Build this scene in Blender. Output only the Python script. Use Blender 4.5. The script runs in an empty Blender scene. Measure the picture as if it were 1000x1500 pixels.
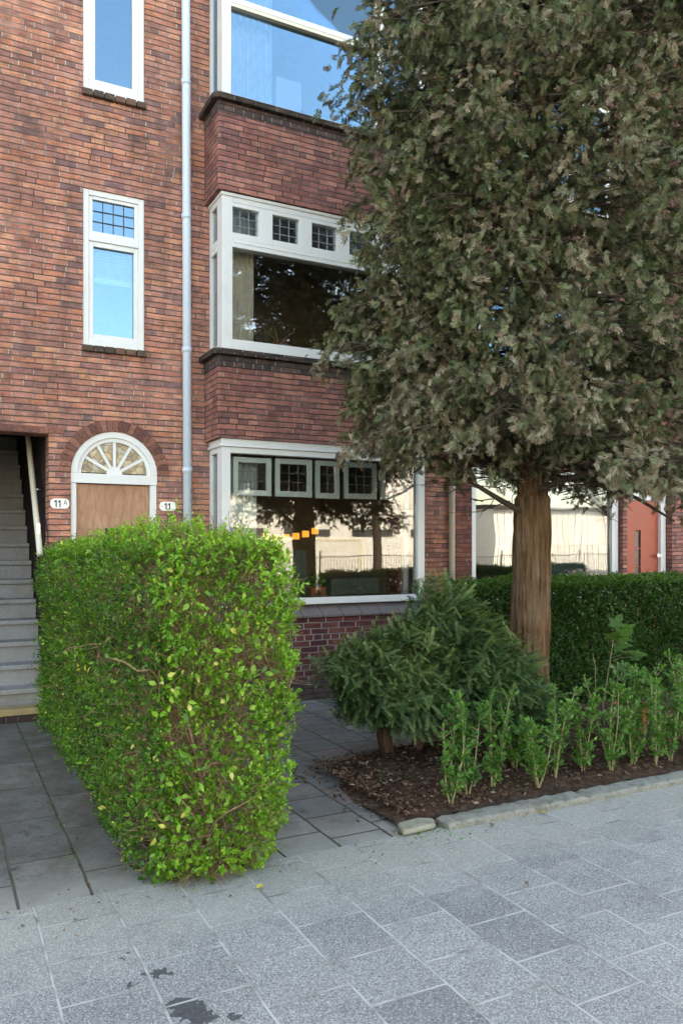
import bpy, math, numpy as np
R = math.radians
rng = np.random.default_rng(11)
scene = bpy.context.scene
COL = scene.collection

# ------------------------------------------------------------------ objects
WL = {}
def link(o, parent=None):
    COL.objects.link(o)
    if parent is not None:
        o.parent = parent
    return o

def tag(o, label=None, cat=None, group=None, kind=None):
    if label: o['label'] = label
    if cat: o['category'] = cat
    if group: o['group'] = group
    if kind: o['kind'] = kind
    return o

def thing(name, loc, label, cat, group=None, rz=0):
    o = bpy.data.objects.new(name, None)
    o.empty_display_size = .1
    o.location = loc
    o.rotation_euler = (0, 0, rz)
    link(o)
    WL[o.name] = np.array(loc, float)
    return tag(o, label, cat, group)

def wl(parent):
    return WL.get(parent.name, np.zeros(3)) if parent is not None else np.zeros(3)

def box_uv(me):
    n = len(me.loops)
    if n == 0: return
    uvl = me.uv_layers.new(name='UVMap')
    vi = np.empty(n, np.int32); me.loops.foreach_get('vertex_index', vi)
    co = np.empty(len(me.vertices)*3); me.vertices.foreach_get('co', co); co = co.reshape(-1, 3)
    nor = np.empty(len(me.polygons)*3); me.polygons.foreach_get('normal', nor); nor = np.abs(nor.reshape(-1, 3))
    tot = np.empty(len(me.polygons), np.int32); me.polygons.foreach_get('loop_total', tot)
    ax = np.repeat(np.argmax(nor + np.array([0, .01, 0]), axis=1), tot)
    c = co[vi]
    uv = np.where((ax == 0)[:, None], c[:, [1, 2]], np.where((ax == 1)[:, None], c[:, [0, 2]], c[:, [0, 1]]))
    uvl.data.foreach_set('uv', uv.astype(np.float32).ravel())

class MB:
    def __init__(s):
        s.v = []; s.f = []
    def vert(s, p):
        s.v.append(tuple(p)); return len(s.v)-1
    def poly(s, pts):
        s.f.append([s.vert(p) for p in pts]); return s
    def box(s, x0, x1, y0, y1, z0, z1):
        i = len(s.v)
        s.v += [(x0,y0,z0),(x1,y0,z0),(x1,y1,z0),(x0,y1,z0),(x0,y0,z1),(x1,y0,z1),(x1,y1,z1),(x0,y1,z1)]
        s.f += [[i+a for a in q] for q in ((0,3,2,1),(4,5,6,7),(0,1,5,4),(1,2,6,5),(2,3,7,6),(3,0,4,7))]
        return s
    def prism(s, pts, z0, z1):           # outline in x, y (counter-clockwise), extruded in z
        n = len(pts); i = len(s.v)
        s.v += [(p[0], p[1], z0) for p in pts] + [(p[0], p[1], z1) for p in pts]
        s.f.append([i+k for k in range(n-1, -1, -1)]); s.f.append([i+n+k for k in range(n)])
        for k in range(n):
            l = (k+1) % n
            s.f.append([i+k, i+l, i+n+l, i+n+k])
        return s
    def prism_y(s, pts, y0, y1):         # outline in x, z, extruded in y
        n = len(pts); i = len(s.v)
        s.v += [(p[0], y0, p[1]) for p in pts] + [(p[0], y1, p[1]) for p in pts]
        s.f.append([i+k for k in range(n)]); s.f.append([i+n+k for k in range(n-1, -1, -1)])
        for k in range(n):
            l = (k+1) % n
            s.f.append([i+l, i+k, i+n+k, i+n+l])
        return s
    def tube(s, pts, rad, n=8, cap=True):
        pts = np.array(pts, float); m = len(pts)
        if np.isscalar(rad): rad = [rad]*m
        i = len(s.v)
        t = np.gradient(pts, axis=0); t /= np.linalg.norm(t, axis=1)[:, None]
        ref = np.array([0, 0, 1.]) if abs(t[0][2]) < .9 else np.array([1., 0, 0])
        for k in range(m):
            a = np.cross(t[k], ref); a /= np.linalg.norm(a); b = np.cross(t[k], a)
            for j in range(n):
                q = pts[k] + rad[k]*(math.cos(2*math.pi*j/n)*a + math.sin(2*math.pi*j/n)*b)
                s.v.append(tuple(q))
        for k in range(m-1):
            for j in range(n):
                l = (j+1) % n
                s.f.append([i+k*n+j, i+k*n+l, i+(k+1)*n+l, i+(k+1)*n+j][::-1])
        if cap:
            s.f.append([i+j for j in range(n)]); s.f.append([i+(m-1)*n+j for j in range(n-1, -1, -1)])
        return s
    def lathe(s, c, prof, n=20):         # prof: (radius, z) bottom to top
        i = len(s.v); m = len(prof)
        for r, z in prof:
            for j in range(n):
                a = 2*math.pi*j/n
                s.v.append((c[0]+r*math.cos(a), c[1]+r*math.sin(a), c[2]+z))
        for k in range(m-1):
            for j in range(n):
                l = (j+1) % n
                s.f.append([i+k*n+j, i+k*n+l, i+(k+1)*n+l, i+(k+1)*n+j])
        s.f.append([i+j for j in range(n-1, -1, -1)]); s.f.append([i+(m-1)*n+j for j in range(n)])
        return s
    def build(s, name, mat, parent=None, smooth=False, bevel=0, seg=2):
        me = bpy.data.meshes.new(name)
        me.from_pydata(s.v, [], s.f)
        me.update()
        box_uv(me)
        off = wl(parent)
        if np.any(off):
            me.transform(__import__('mathutils').Matrix.Translation(-off))
        if smooth:
            me.polygons.foreach_set('use_smooth', [True]*len(me.polygons))
        me.materials.append(mat)
        o = bpy.data.objects.new(name, me)
        link(o, parent)
        WL[o.name] = off
        if bevel:
            b = o.modifiers.new('Bevel', 'BEVEL'); b.width = bevel; b.segments = seg
            b.limit_method = 'ANGLE'; b.angle_limit = R(40)
        return o

def scatter(name, temps, pos, X, D, Z, scale, tint, mat, parent=None, smooth=False, which=None):
    """many small shapes of one plant written into one mesh"""
    N = len(pos)
    if which is None: which = rng.integers(0, len(temps), N)
    off = wl(parent)
    V = []; L = []; S = []; T = []; base = 0
    for k, tmp in enumerate(temps):
        tv, tl, ts = tmp[:3]
        toff = tmp[3] if len(tmp) > 3 else np.zeros(len(tv))
        idx = np.nonzero(which == k)[0]
        if len(idx) == 0: continue
        tv = np.asarray(tv, float)
        sc = scale[idx]
        if sc.ndim == 1: sc = sc[:, None].repeat(3, 1)
        loc = tv[None]*sc[:, None, :]
        w = loc[..., 0:1]*X[idx][:, None] + loc[..., 1:2]*D[idx][:, None] + loc[..., 2:3]*Z[idx][:, None] + (pos[idx]-off)[:, None]
        nv = len(tv)
        V.append(w.reshape(-1, 3))
        L.append((np.asarray(tl)[None] + base + (np.arange(len(idx))*nv)[:, None]).ravel())
        S.append(np.tile(ts, len(idx)))
        T.append((tint[idx][:, None]+toff[None]).ravel())
        base += nv*len(idx)
    V = np.concatenate(V); L = np.concatenate(L); S = np.concatenate(S); T = np.concatenate(T)
    me = bpy.data.meshes.new(name)
    me.vertices.add(len(V)); me.vertices.foreach_set('co', V.astype(np.float32).ravel())
    me.loops.add(len(L)); me.loops.foreach_set('vertex_index', L.astype(np.int32))
    me.polygons.add(len(S))
    me.polygons.foreach_set('loop_start', np.concatenate([[0], np.cumsum(S)[:-1]]).astype(np.int32))
    if smooth: me.polygons.foreach_set('use_smooth', np.ones(len(S), bool))
    at = me.attributes.new('tint', 'FLOAT', 'POINT')
    at.data.foreach_set('value', T.astype(np.float32))
    me.update(calc_edges=True)
    me.materials.append(mat)
    o = bpy.data.objects.new(name, me)
    link(o, parent)
    WL[o.name] = off
    return o

def norm(a):
    return a/np.maximum(np.linalg.norm(a, axis=-1, keepdims=True), 1e-9)
def frames(D, U):
    D = norm(D)
    Z = U - (U*D).sum(1)[:, None]*D
    Z = norm(Z)
    return np.cross(D, Z), D, Z
def rnd(n, s=1.): return rng.normal(0, s, (n, 3))
def fbm(p, f, seed=0):
    p = np.asarray(p)*f
    r = np.zeros(len(p)); a = 1.
    for o in range(4):
        q = p*(1.9**o) + seed*7.3 + o*3.1
        r += a*(np.sin(q[:, 0]+1.7*np.sin(q[:, 1]*.9+q[:, 2]*.6))*np.cos(q[:, 1]*1.1+1.3*np.sin(q[:, 2]*.8))*1.0 + .5*np.sin(q[:, 2]*1.3+q[:, 0]*.7))
        a *= .55
    return r/2.2

# ------------------------------------------------------------------ materials
def M(name, rough=.6, spec=.3):
    m = bpy.data.materials.new(name); m.use_nodes = True
    nt = m.node_tree
    b = nt.nodes['Principled BSDF']
    b.inputs['Roughness'].default_value = rough
    b.inputs['Specular IOR Level'].default_value = spec
    return m, nt, b
def nd(nt, t, **kw):
    n = nt.nodes.new(t)
    for k, v in kw.items():
        if k.startswith('_'): setattr(n, k[1:], v)
        else:
            key = int(k[1:]) if k[0] == 'i' and k[1:].isdigit() else k.replace('__', ' ')
            s = n.inputs[key]
            if isinstance(v, bpy.types.NodeSocket): nt.links.new(v, s)
            else: s.default_value = v
    return n
def ramp(nt, fac, stops, interp='LINEAR'):
    r = nt.nodes.new('ShaderNodeValToRGB'); cr = r.color_ramp; cr.interpolation = interp
    while len(cr.elements) < len(stops): cr.elements.new(.5)
    for e, (p, c) in zip(cr.elements, stops):
        e.position = p; e.color = (*c, 1) if not np.isscalar(c) else (c, c, c, 1)
    nt.links.new(fac, r.inputs[0])
    return r.outputs[0]
def mix(nt, fac, a, b, mode='MIX'):
    n = nt.nodes.new('ShaderNodeMix'); n.data_type = 'RGBA'; n.blend_type = mode
    for s, v in ((n.inputs[0], fac), (n.inputs[6], a), (n.inputs[7], b)):
        if isinstance(v, bpy.types.NodeSocket): nt.links.new(v, s)
        elif np.isscalar(v): s.default_value = v if s == n.inputs[0] else (v, v, v, 1)
        else: s.default_value = (*v, 1)
    return n.outputs[2]
def math_(nt, op, a, b=0.):
    n = nt.nodes.new('ShaderNodeMath'); n.operation = op
    for s, v in ((n.inputs[0], a), (n.inputs[1], b)):
        if isinstance(v, bpy.types.NodeSocket): nt.links.new(v, s)
        else: s.default_value = v
    return n.outputs[0]
def noise(nt, vec, scale, detail=3., rough=.55, dist=0.):
    n = nd(nt, 'ShaderNodeTexNoise', Vector=vec, Scale=scale, Detail=detail, Roughness=rough, Distortion=dist)
    return n.outputs[0]
def bump(nt, b, h, strength=.5, dist=.01):
    n = nd(nt, 'ShaderNodeBump', Strength=strength, Distance=dist, Height=h)
    nt.links.new(n.outputs[0], b.inputs['Normal'])
def objco(nt): return nd(nt, 'ShaderNodeTexCoord').outputs['Object']
def geopos(nt): return nd(nt, 'ShaderNodeNewGeometry').outputs['Position']

def brick_mat(name, cols, mort_d, mort_l, light_amt=.5, w=.191, h=.0528, msz=.0052, stain=1., mottle=.35):
    m, nt, b = M(name, .85, .2)
    uv = nd(nt, 'ShaderNodeTexCoord').outputs['UV']
    pos = geopos(nt)
    wob = nd(nt, 'ShaderNodeTexNoise', Vector=pos, Scale=5., Detail=3.)
    off = nd(nt, 'ShaderNodeVectorMath', _operation='SUBTRACT', i0=wob.outputs[1], i1=(.5, .5, .5))
    off2 = nd(nt, 'ShaderNodeVectorMath', _operation='SCALE', i0=off.outputs[0]); off2.inputs[3].default_value = .016
    vec = nd(nt, 'ShaderNodeVectorMath', _operation='ADD', i0=uv, i1=off2.outputs[0]).outputs[0]
    sp = nd(nt, 'ShaderNodeSeparateXYZ', Vector=vec)
    row = math_(nt, 'FLOOR', math_(nt, 'DIVIDE', sp.outputs[1], h))
    wn = nd(nt, 'ShaderNodeTexWhiteNoise', _noise_dimensions='1D', W=row)
    shift = math_(nt, 'MULTIPLY', math_(nt, 'SUBTRACT', wn.outputs['Value'], .5), w*.35)
    vec = nd(nt, 'ShaderNodeCombineXYZ', X=math_(nt, 'ADD', sp.outputs[0], shift), Y=sp.outputs[1]).outputs[0]
    br = nd(nt, 'ShaderNodeTexBrick', Vector=vec, Color1=(0, 0, 0, 1), Color2=(1, 1, 1, 1), Mortar=(.5, .5, .5, 1), Scale=1.)
    br.offset = .5; br.squash = .5; br.squash_frequency = 5; br.offset_frequency = 2
    for k, v in (('Mortar Size', msz), ('Mortar Smooth', .25), ('Bias', 0.), ('Brick Width', w), ('Row Height', h)):
        br.inputs[k].default_value = v
    n = len(cols)
    c = ramp(nt, br.outputs['Color'], [(i/n, x) for i, x in enumerate(cols)], 'CONSTANT')
    fine = noise(nt, pos, 70., 4., .6)
    c = mix(nt, 1., c, ramp(nt, fine, [(.25, 1-mottle*.6), (.75, 1+mottle*.5)]), 'MULTIPLY')
    mps = nd(nt, 'ShaderNodeMapping', Vector=pos, Scale=(9., 9., 34.))
    strk = noise(nt, mps.outputs[0], 1., 4., .6)
    c = mix(nt, 1., c, ramp(nt, strk, [(.28, 1-mottle), (.72, 1+mottle*.7)]), 'MULTIPLY')
    mid = noise(nt, pos, 9., 3.)
    c = mix(nt, ramp(nt, mid, [(.5, 0.), (.75, .55*stain)]), c, (.085, .05, .042))
    big = noise(nt, pos, .9, 3.)
    c = mix(nt, 1., c, ramp(nt, big, [(.3, .8), (.7, 1.15)]), 'MULTIPLY')
    mpw = nd(nt, 'ShaderNodeMapping', Vector=pos, Scale=(5., 5., .7))
    c = mix(nt, 1., c, ramp(nt, noise(nt, mpw.outputs[0], 1., 4., .65), [(.32, .72), (.55, 1.03), (.8, 1.12)]), 'MULTIPLY')
    sm = noise(nt, pos, 30., 2., .7)
    soot = ramp(nt, sm, [(.66, 0.), (.76, .35)])
    c = mix(nt, soot, c, (.42, .36, .31))
    mn = noise(nt, pos, 2.2, 5., .65)
    mc = mix(nt, ramp(nt, mn, [(.56-light_amt*.4, 0.), (.74-light_amt*.4, 1.)]), mort_d, mort_l)
    mc = mix(nt, 1., mc, ramp(nt, noise(nt, pos, 40., 3.), [(.3, .65), (.7, 1.2)]), 'MULTIPLY')
    fr = math_(nt, 'FRACT', math_(nt, 'DIVIDE', sp.outputs[1], h))
    dist = math_(nt, 'MULTIPLY', math_(nt, 'MINIMUM', fr, math_(nt, 'SUBTRACT', 1., fr)), h)
    horiz = math_(nt, 'LESS_THAN', dist, msz*1.02)
    bed = mix(nt, ramp(nt, noise(nt, pos, 1.3, 4., .6), [(.70-light_amt*.35, 0.), (.86-light_amt*.35, .8)]), mort_d, tuple(.62*q for q in mort_l))
    mc = mix(nt, horiz, mc, bed)  # bed joints darker: shade of the raked joints put into the colour
    col = mix(nt, br.outputs['Fac'], c, mc)
    nt.links.new(col, b.inputs['Base Color'])
    hgt = math_(nt, 'SUBTRACT', math_(nt, 'MULTIPLY', fine, .35), math_(nt, 'MULTIPLY', br.outputs['Fac'], 1.))
    hgt = math_(nt, 'ADD', hgt, math_(nt, 'MULTIPLY', br.outputs['Color'], .25))
    bump(nt, b, hgt, .9, .012)
    return m

RED = [(.36,.158,.115),(.31,.13,.098),(.41,.185,.125),(.34,.16,.125),(.25,.118,.10),(.38,.165,.115),(.33,.142,.106),(.42,.20,.132),(.29,.135,.11),(.36,.165,.125),(.24,.115,.10),(.37,.15,.10),(.35,.17,.135),(.19,.105,.10)]
DRK = [(.27,.115,.098),(.21,.092,.084),(.31,.135,.11),(.24,.105,.094),(.17,.082,.08),(.28,.12,.10),(.33,.15,.122),(.22,.092,.084)]
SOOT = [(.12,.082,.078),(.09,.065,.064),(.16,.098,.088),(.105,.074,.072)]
PLI = [(.22,.07,.06),(.18,.058,.055),(.26,.086,.07),(.20,.066,.066),(.15,.052,.054),(.24,.078,.072)]
RED = [tuple(c*k for c, k in zip(q, (1.44, 1.41, 1.37))) for q in RED]
DRK = [tuple(c*k for c, k in zip(q, (1.45, 1.36, 1.28))) for q in DRK]
m_brick = brick_mat('weathered_red_brick', RED, (.085,.058,.047), (.46,.39,.335), .48, mottle=.32)
m_bay = brick_mat('dark_red_bay_brick', DRK, (.06,.043,.038), (.34,.29,.265), .36, mottle=.36)
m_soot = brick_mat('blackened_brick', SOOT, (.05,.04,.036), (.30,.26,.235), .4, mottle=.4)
m_copb = brick_mat('mossy_coping_brick', [(.085,.06,.048),(.065,.05,.042),(.11,.075,.058)], (.04,.034,.03), (.20,.19,.16), .4, w=.21, h=.3, mottle=.7, stain=.3)
m_plinth = brick_mat('oxblood_plinth_brick', PLI, (.22,.17,.15), (.50,.44,.40), .9, h=.0575, msz=.0055, stain=.5)
m_porch = brick_mat('dark_porch_brick', [(.05,.03,.03),(.035,.024,.026),(.07,.038,.034),(.045,.03,.034)], (.04,.034,.03), (.13,.11,.1), .45)  # porch brick, far darker than the facade brick
m_pier = brick_mat('red_pier_brick', [(.22,.075,.055),(.17,.06,.05),(.27,.10,.072),(.20,.07,.06),(.13,.05,.048)], (.075,.05,.042), (.30,.25,.22), .3)

def plain(name, col, rough=.5, spec=.4, vary=.12, scale=14., bmp=0., metal=0., bscale=80.):
    m, nt, b = M(name, rough, spec)
    p = geopos(nt)
    n = noise(nt, p, scale, 4.)
    c = mix(nt, 1., col, ramp(nt, n, [(.3, 1-vary), (.7, 1+vary*.6)]), 'MULTIPLY')
    nt.links.new(c, b.inputs['Base Color'])
    b.inputs['Metallic'].default_value = metal
    if bmp: bump(nt, b, noise(nt, p, bscale, 3.), bmp, .003)
    return m

def paint_mat(name, col, dirt=(.35,.33,.28)):
    m, nt, b = M(name, .38, .45)
    p = geopos(nt)
    n = noise(nt, p, 3.5, 6., .7)
    mp = nd(nt, 'ShaderNodeMapping', Vector=p, Scale=(18., 18., 2.2))
    st = noise(nt, mp.outputs[0], 1., 3.)
    c = mix(nt, ramp(nt, n, [(.55, 0.), (.8, .28)]), col, dirt)
    c = mix(nt, ramp(nt, st, [(.6, 0.), (.8, .14)]), c, dirt)
    nt.links.new(c, b.inputs['Base Color'])
    bump(nt, b, noise(nt, p, 120., 3.), .15, .002)
    return m
m_white = paint_mat('white_gloss_paint', (.73,.73,.715))
m_cream = paint_mat('cream_paint', (.74,.67,.52))
m_mint = paint_mat('mint_green_paint', (.76,.90,.83))
m_pipe = paint_mat('pale_blue_grey_pipe', (.58,.66,.75))
m_pipe_cream = paint_mat('cream_pipe', (.68,.62,.52))
m_dark = plain('dark_gap', (.02,.02,.02), .8)
m_lead = plain('lead_came', (.045,.047,.05), .5)
m_leadlight = plain('pale_lead_came', (.32,.34,.35), .5)
m_room = plain('brown_room_wall', (.46,.37,.25), .9, .1)
m_curtain_c = plain('cream_curtain_cloth', (.82,.79,.66), .95, .1)
m_curtain_m = plain('mint_curtain_cloth', (.74,.84,.79), .95, .1)
m_curtain_w = plain('white_net_curtain', (.75,.78,.8), .95, .1)
m_paper = plain('lilac_paper', (.92,.84,.90), .8, .1, .04)
m_terracotta = plain('terracotta', (.42,.15,.065), .8, .2, .25, 25., .3)
m_metal = plain('brushed_steel', (.6,.6,.6), .3, .5, .1, 40., 0., 1.)
m_black = plain('black_enamel', (.012,.012,.014), .35, .5)
m_enamel = plain('white_enamel', (.82,.82,.80), .2, .6, .05)
m_red_door = paint_mat('brick_red_door_paint', (.40,.075,.04), (.26,.07,.045))
m_planter = plain('grey_green_box', (.055,.085,.065), .5, .4, .2)
m_hedge_refl = plain('grey_green_hedge_reflection', (.17,.25,.22), .55, .3, .12, 6.)
m_blind = plain('cream_roller_blind', (.85,.84,.74), .8, .2, .05, 2.)
m_render = plain('cream_render', (.76,.75,.71), .9, .15, .1, 1.2)
m_render_w = plain('white_render', (.78,.77,.73), .9, .15, .1, 1.2)
m_garage = plain('pale_garage_panel', (.70,.68,.62), .7, .2, .06, 2.)
m_dwin = plain('dark_glass_block', (.03,.04,.05), .15, .5)
m_bwin = plain('pale_blue_glass', (.22,.34,.42), .15, .5)
m_fence = plain('dark_green_fence_metal', (.03,.045,.04), .5)
m_roof = plain('dark_roof_felt', (.06,.055,.05), .9)

def glass_mat(name, base, tint=(.93,.95,.94), wav=.0012, ws=1.6, gcol=(.95,.97,1.), gr=0.):
    m = bpy.data.materials.new(name); m.use_nodes = True
    nt = m.node_tree; nt.nodes.clear()
    out = nt.nodes.new('ShaderNodeOutputMaterial')
    p = geopos(nt)
    bm = nd(nt, 'ShaderNodeBump', Strength=1., Distance=wav, Height=noise(nt, p, ws, 1.))
    fr = nd(nt, 'ShaderNodeFresnel', IOR=1.5)
    fac = math_(nt, 'MINIMUM', math_(nt, 'ADD', math_(nt, 'MULTIPLY', fr.outputs[0], .9), base), 1.)
    tr = nd(nt, 'ShaderNodeBsdfTransparent', Color=(*tint, 1))
    gl = nd(nt, 'ShaderNodeBsdfGlossy', Color=(*gcol, 1), Roughness=gr)
    nt.links.new(bm.outputs[0], gl.inputs['Normal'])
    mx = nt.nodes.new('ShaderNodeMixShader')
    nt.links.new(fac, mx.inputs[0]); nt.links.new(tr.outputs[0], mx.inputs[1]); nt.links.new(gl.outputs[0], mx.inputs[2])
    nt.links.new(mx.outputs[0], out.inputs[0])
    return m
m_glass = glass_mat('clear_window_glass', .05, tint=(.99,.99,.99))
m_glass_sky = glass_mat('blue_gloss_upper_glass', .17, tint=(.77,.86,.94), gcol=(.50,.82,1.))  # blue put into the gloss colour to deepen the mirrored sky
m_glass_mid = glass_mat('middle_floor_glass', .12, tint=(.98,.98,.98))

m_glass_low = glass_mat('plain_window_glass', 0., tint=(.99,.99,.99))
m_glass_lead = glass_mat('old_leaded_glass', .20, tint=(.8,.85,.88), wav=.004, ws=9., gcol=(.85,.95,1.), gr=.22)
def leaf_mat(name, stops, rough=.42, trans=.3, spec=.4, tcol=1.3):
    m, nt, b = M(name, rough, spec)
    at = nd(nt, 'ShaderNodeAttribute', _attribute_name='tint')
    c = ramp(nt, at.outputs['Fac'], stops)
    c = mix(nt, 1., c, ramp(nt, noise(nt, geopos(nt), 60., 2.), [(.3, .8), (.7, 1.2)]), 'MULTIPLY')
    nt.links.new(c, b.inputs['Base Color'])
    tl = nt.nodes.new('ShaderNodeBsdfTranslucent')
    cc = mix(nt, 1., c, (tcol, tcol*1.05, tcol*.6), 'MULTIPLY')
    nt.links.new(cc, tl.inputs[0])
    mx = nt.nodes.new('ShaderNodeMixShader'); mx.inputs[0].default_value = trans
    nt.links.new(b.outputs[0], mx.inputs[1]); nt.links.new(tl.outputs[0], mx.inputs[2])
    nt.links.new(mx.outputs[0], nt.nodes['Material Output'].inputs[0])
    return m
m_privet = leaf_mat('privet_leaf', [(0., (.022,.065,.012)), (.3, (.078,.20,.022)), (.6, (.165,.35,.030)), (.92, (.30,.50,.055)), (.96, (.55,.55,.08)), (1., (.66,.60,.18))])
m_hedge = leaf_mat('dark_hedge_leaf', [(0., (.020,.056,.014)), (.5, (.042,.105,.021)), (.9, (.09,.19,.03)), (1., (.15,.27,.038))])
m_yew = leaf_mat('yew_needle', [(0., (.018,.044,.016)), (.4, (.046,.096,.033)), (.7, (.105,.175,.058)), (1., (.20,.265,.085))], .5, .2, .3)
m_sap = leaf_mat('sapling_leaf', [(0., (.035,.115,.03)), (.5, (.085,.22,.04)), (1., (.18,.36,.055))])
m_maple = leaf_mat('maple_leaf', [(0., (.05,.12,.03)), (1., (.12,.24,.05))], .5, .35)
m_cyp = leaf_mat('cypress_spray', [(0., (.034,.046,.016)), (.2, (.078,.100,.034)), (.42, (.135,.158,.066)), (.56, (.195,.215,.115)), (.66, (.185,.15,.088)), (.80, (.245,.175,.115)), (1., (.34,.305,.205))], .5, .10, .35, 1.2)
m_dead = leaf_mat('dead_leaf', [(0., (.16,.08,.035)), (.5, (.30,.19,.07)), (1., (.55,.45,.10))], .7, .2)

def bark_mat(name, a, b_, c_, sc=(14., 14., 1.6), strength=1., dist=.02):
    m, nt, b = M(name, .9, .15)
    p = objco(nt)
    mp = nd(nt, 'ShaderNodeMapping', Vector=p, Scale=sc)
    n = noise(nt, mp.outputs[0], 1., 8., .65, .6)
    n2 = noise(nt, p, 5., 3.)
    c = ramp(nt, n, [(.28, a), (.5, b_), (.72, c_)])
    c = mix(nt, ramp(nt, n2, [(.45, 0.), (.7, .5)]), c, (c_[0]*.9, c_[1]*.95, c_[2]*1.1))
    nt.links.new(c, b.inputs['Base Color'])
    bump(nt, b, n, strength, dist)
    return m
m_bark = bark_mat('stringy_brown_bark', (.03,.016,.009), (.155,.085,.042), (.31,.195,.115), (34., 34., 2.2), 1., .03)
m_branch = bark_mat('dark_branch_bark', (.03,.022,.016), (.075,.055,.04), (.12,.09,.065), (20., 20., 20.))
m_yewbark = bark_mat('reddish_yew_bark', (.035,.022,.016), (.085,.05,.035), (.13,.08,.06), (20., 20., 6.))
m_twig = bark_mat('tan_twig', (.12,.07,.04), (.27,.165,.095), (.42,.29,.165), (30., 30., 30.), .3)
m_twig_d = bark_mat('grey_brown_twig', (.05,.036,.024), (.11,.08,.052), (.17,.125,.08), (30., 30., 30.), .3)
m_sapstem = bark_mat('pale_sapling_stem', (.17,.15,.07), (.30,.25,.13), (.40,.34,.2), (30., 30., 30.), .3)

SPOTS = [(.72,2.50,.055),(.70,2.54,.035),(.75,2.43,.04),(.70,2.75,.028),(.65,2.77,.015),(.63,2.94,.010),(.60,2.91,.010),(.59,2.72,.016),(.79,2.44,.02),(.84,2.39,.018)]
def paving_mat():
    m, nt, b = M('grey_concrete_paving_tiles', .85, .25)
    p = geopos(nt)
    s = nd(nt, 'ShaderNodeSeparateXYZ', Vector=p)
    wob = nd(nt, 'ShaderNodeTexNoise', Vector=p, Scale=2.3, Detail=2.)
    x = math_(nt, 'ADD', math_(nt, 'SUBTRACT', s.outputs[0], .055-6.), math_(nt, 'MULTIPLY', math_(nt, 'SUBTRACT', wob.outputs[0], .5), .022))
    y = math_(nt, 'ADD', math_(nt, 'ADD', s.outputs[1], .01+6.), math_(nt, 'MULTIPLY', math_(nt, 'SUBTRACT', noise(nt, p, 1.9, 2.), .5), .022))
    v = nd(nt, 'ShaderNodeCombineXYZ', X=y, Y=x)
    br = nd(nt, 'ShaderNodeTexBrick', Vector=v.outputs[0], Color1=(0,0,0,1), Color2=(1,1,1,1), Mortar=(.5,.5,.5,1), Scale=1.)
    br.offset = .5; br.squash = 1.
    for k, q in (('Mortar Size', .0062), ('Mortar Smooth', .3), ('Bias', 0.), ('Brick Width', .3), ('Row Height', .3)):
        br.inputs[k].default_value = q
    c = ramp(nt, br.outputs['Color'], [(0., (.255,.25,.238)), (.35, (.29,.285,.27)), (.6, (.225,.222,.216)), (.85, (.315,.308,.292))])
    pat = noise(nt, p, 1.5, 5., .6)
    c = mix(nt, ramp(nt, pat, [(.44, 0.), (.70, .5)]), c, (.37,.362,.335))
    c = mix(nt, ramp(nt, noise(nt, p, 4.3, 6., .7), [(.50, 0.), (.72, .5)]), c, (.19,.187,.18))
    # sandy dirt worn along the garden edge
    edge = math_(nt, 'ADD', s.outputs[1], math_(nt, 'MULTIPLY', math_(nt, 'SUBTRACT', noise(nt, p, 3., 5., .65), .5), .9))
    sand = ramp(nt, math_(nt, 'DIVIDE', edge, 4.), [(.69, 0.), (.80, .72)])
    c = mix(nt, sand, c, (.37,.355,.305))
    fine = noise(nt, p, 120., 5., .8)
    vo = nd(nt, 'ShaderNodeTexVoronoi', Vector=p, Scale=210.)
    vr = nd(nt, 'ShaderNodeSeparateColor', Color=vo.outputs['Color'])
    g = mix(nt, 1., ramp(nt, fine, [(.34, .55), (.5, .97), (.66, 1.4)]), ramp(nt, vr.outputs[1], [(0., .58), (.5, .95), (1., 1.42)]), 'MULTIPLY')
    c = mix(nt, math_(nt, 'SUBTRACT', 1., math_(nt, 'MULTIPLY', sand, .6)), c, mix(nt, 1., c, g, 'MULTIPLY'))
    v2 = nd(nt, 'ShaderNodeTexVoronoi', Vector=p, Scale=120.)
    v2r = nd(nt, 'ShaderNodeSeparateColor', Color=v2.outputs['Color'])
    speck = math_(nt, 'MULTIPLY', math_(nt, 'LESS_THAN', v2.outputs['Distance'], math_(nt, 'MULTIPLY', v2r.outputs[1], .42)), math_(nt, 'GREATER_THAN', v2r.outputs[0], .80))
    c = mix(nt, math_(nt, 'MULTIPLY', speck, .65), c, (.62,.61,.58))
    # dark oil spots
    sp = noise(nt, p, 7., 2., .5)
    wx = math_(nt, 'ADD', s.outputs[0], math_(nt, 'MULTIPLY', math_(nt, 'SUBTRACT', noise(nt, p, 28., 3., .6), .5), .11))
    wy = math_(nt, 'ADD', s.outputs[1], math_(nt, 'MULTIPLY', math_(nt, 'SUBTRACT', noise(nt, p, 31., 3., .6), .5), .11))
    spot = 0.
    for sx, sy, sr in SPOTS:
        d2 = math_(nt, 'ADD', math_(nt, 'POWER', math_(nt, 'SUBTRACT', wx, sx), 2.), math_(nt, 'POWER', math_(nt, 'SUBTRACT', wy, sy), 2.))
        spot = math_(nt, 'ADD', spot, math_(nt, 'LESS_THAN', d2, sr*sr))
    spot = math_(nt, 'MULTIPLY', math_(nt, 'MINIMUM', spot, 1.), math_(nt, 'ADD', .55, math_(nt, 'MULTIPLY', fine, .5)))
    c = mix(nt, spot, c, (.035,.035,.037))
    jn = ramp(nt, noise(nt, p, 6., 4.), [(.35, (.20,.185,.15)), (.56, (.455,.44,.41))])
    c = mix(nt, br.outputs['Fac'], c, jn)
    nt.links.new(c, b.inputs['Base Color'])
    h = math_(nt, 'SUBTRACT', math_(nt, 'MULTIPLY', fine, .25), math_(nt, 'MULTIPLY', br.outputs['Fac'], .8))
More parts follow.
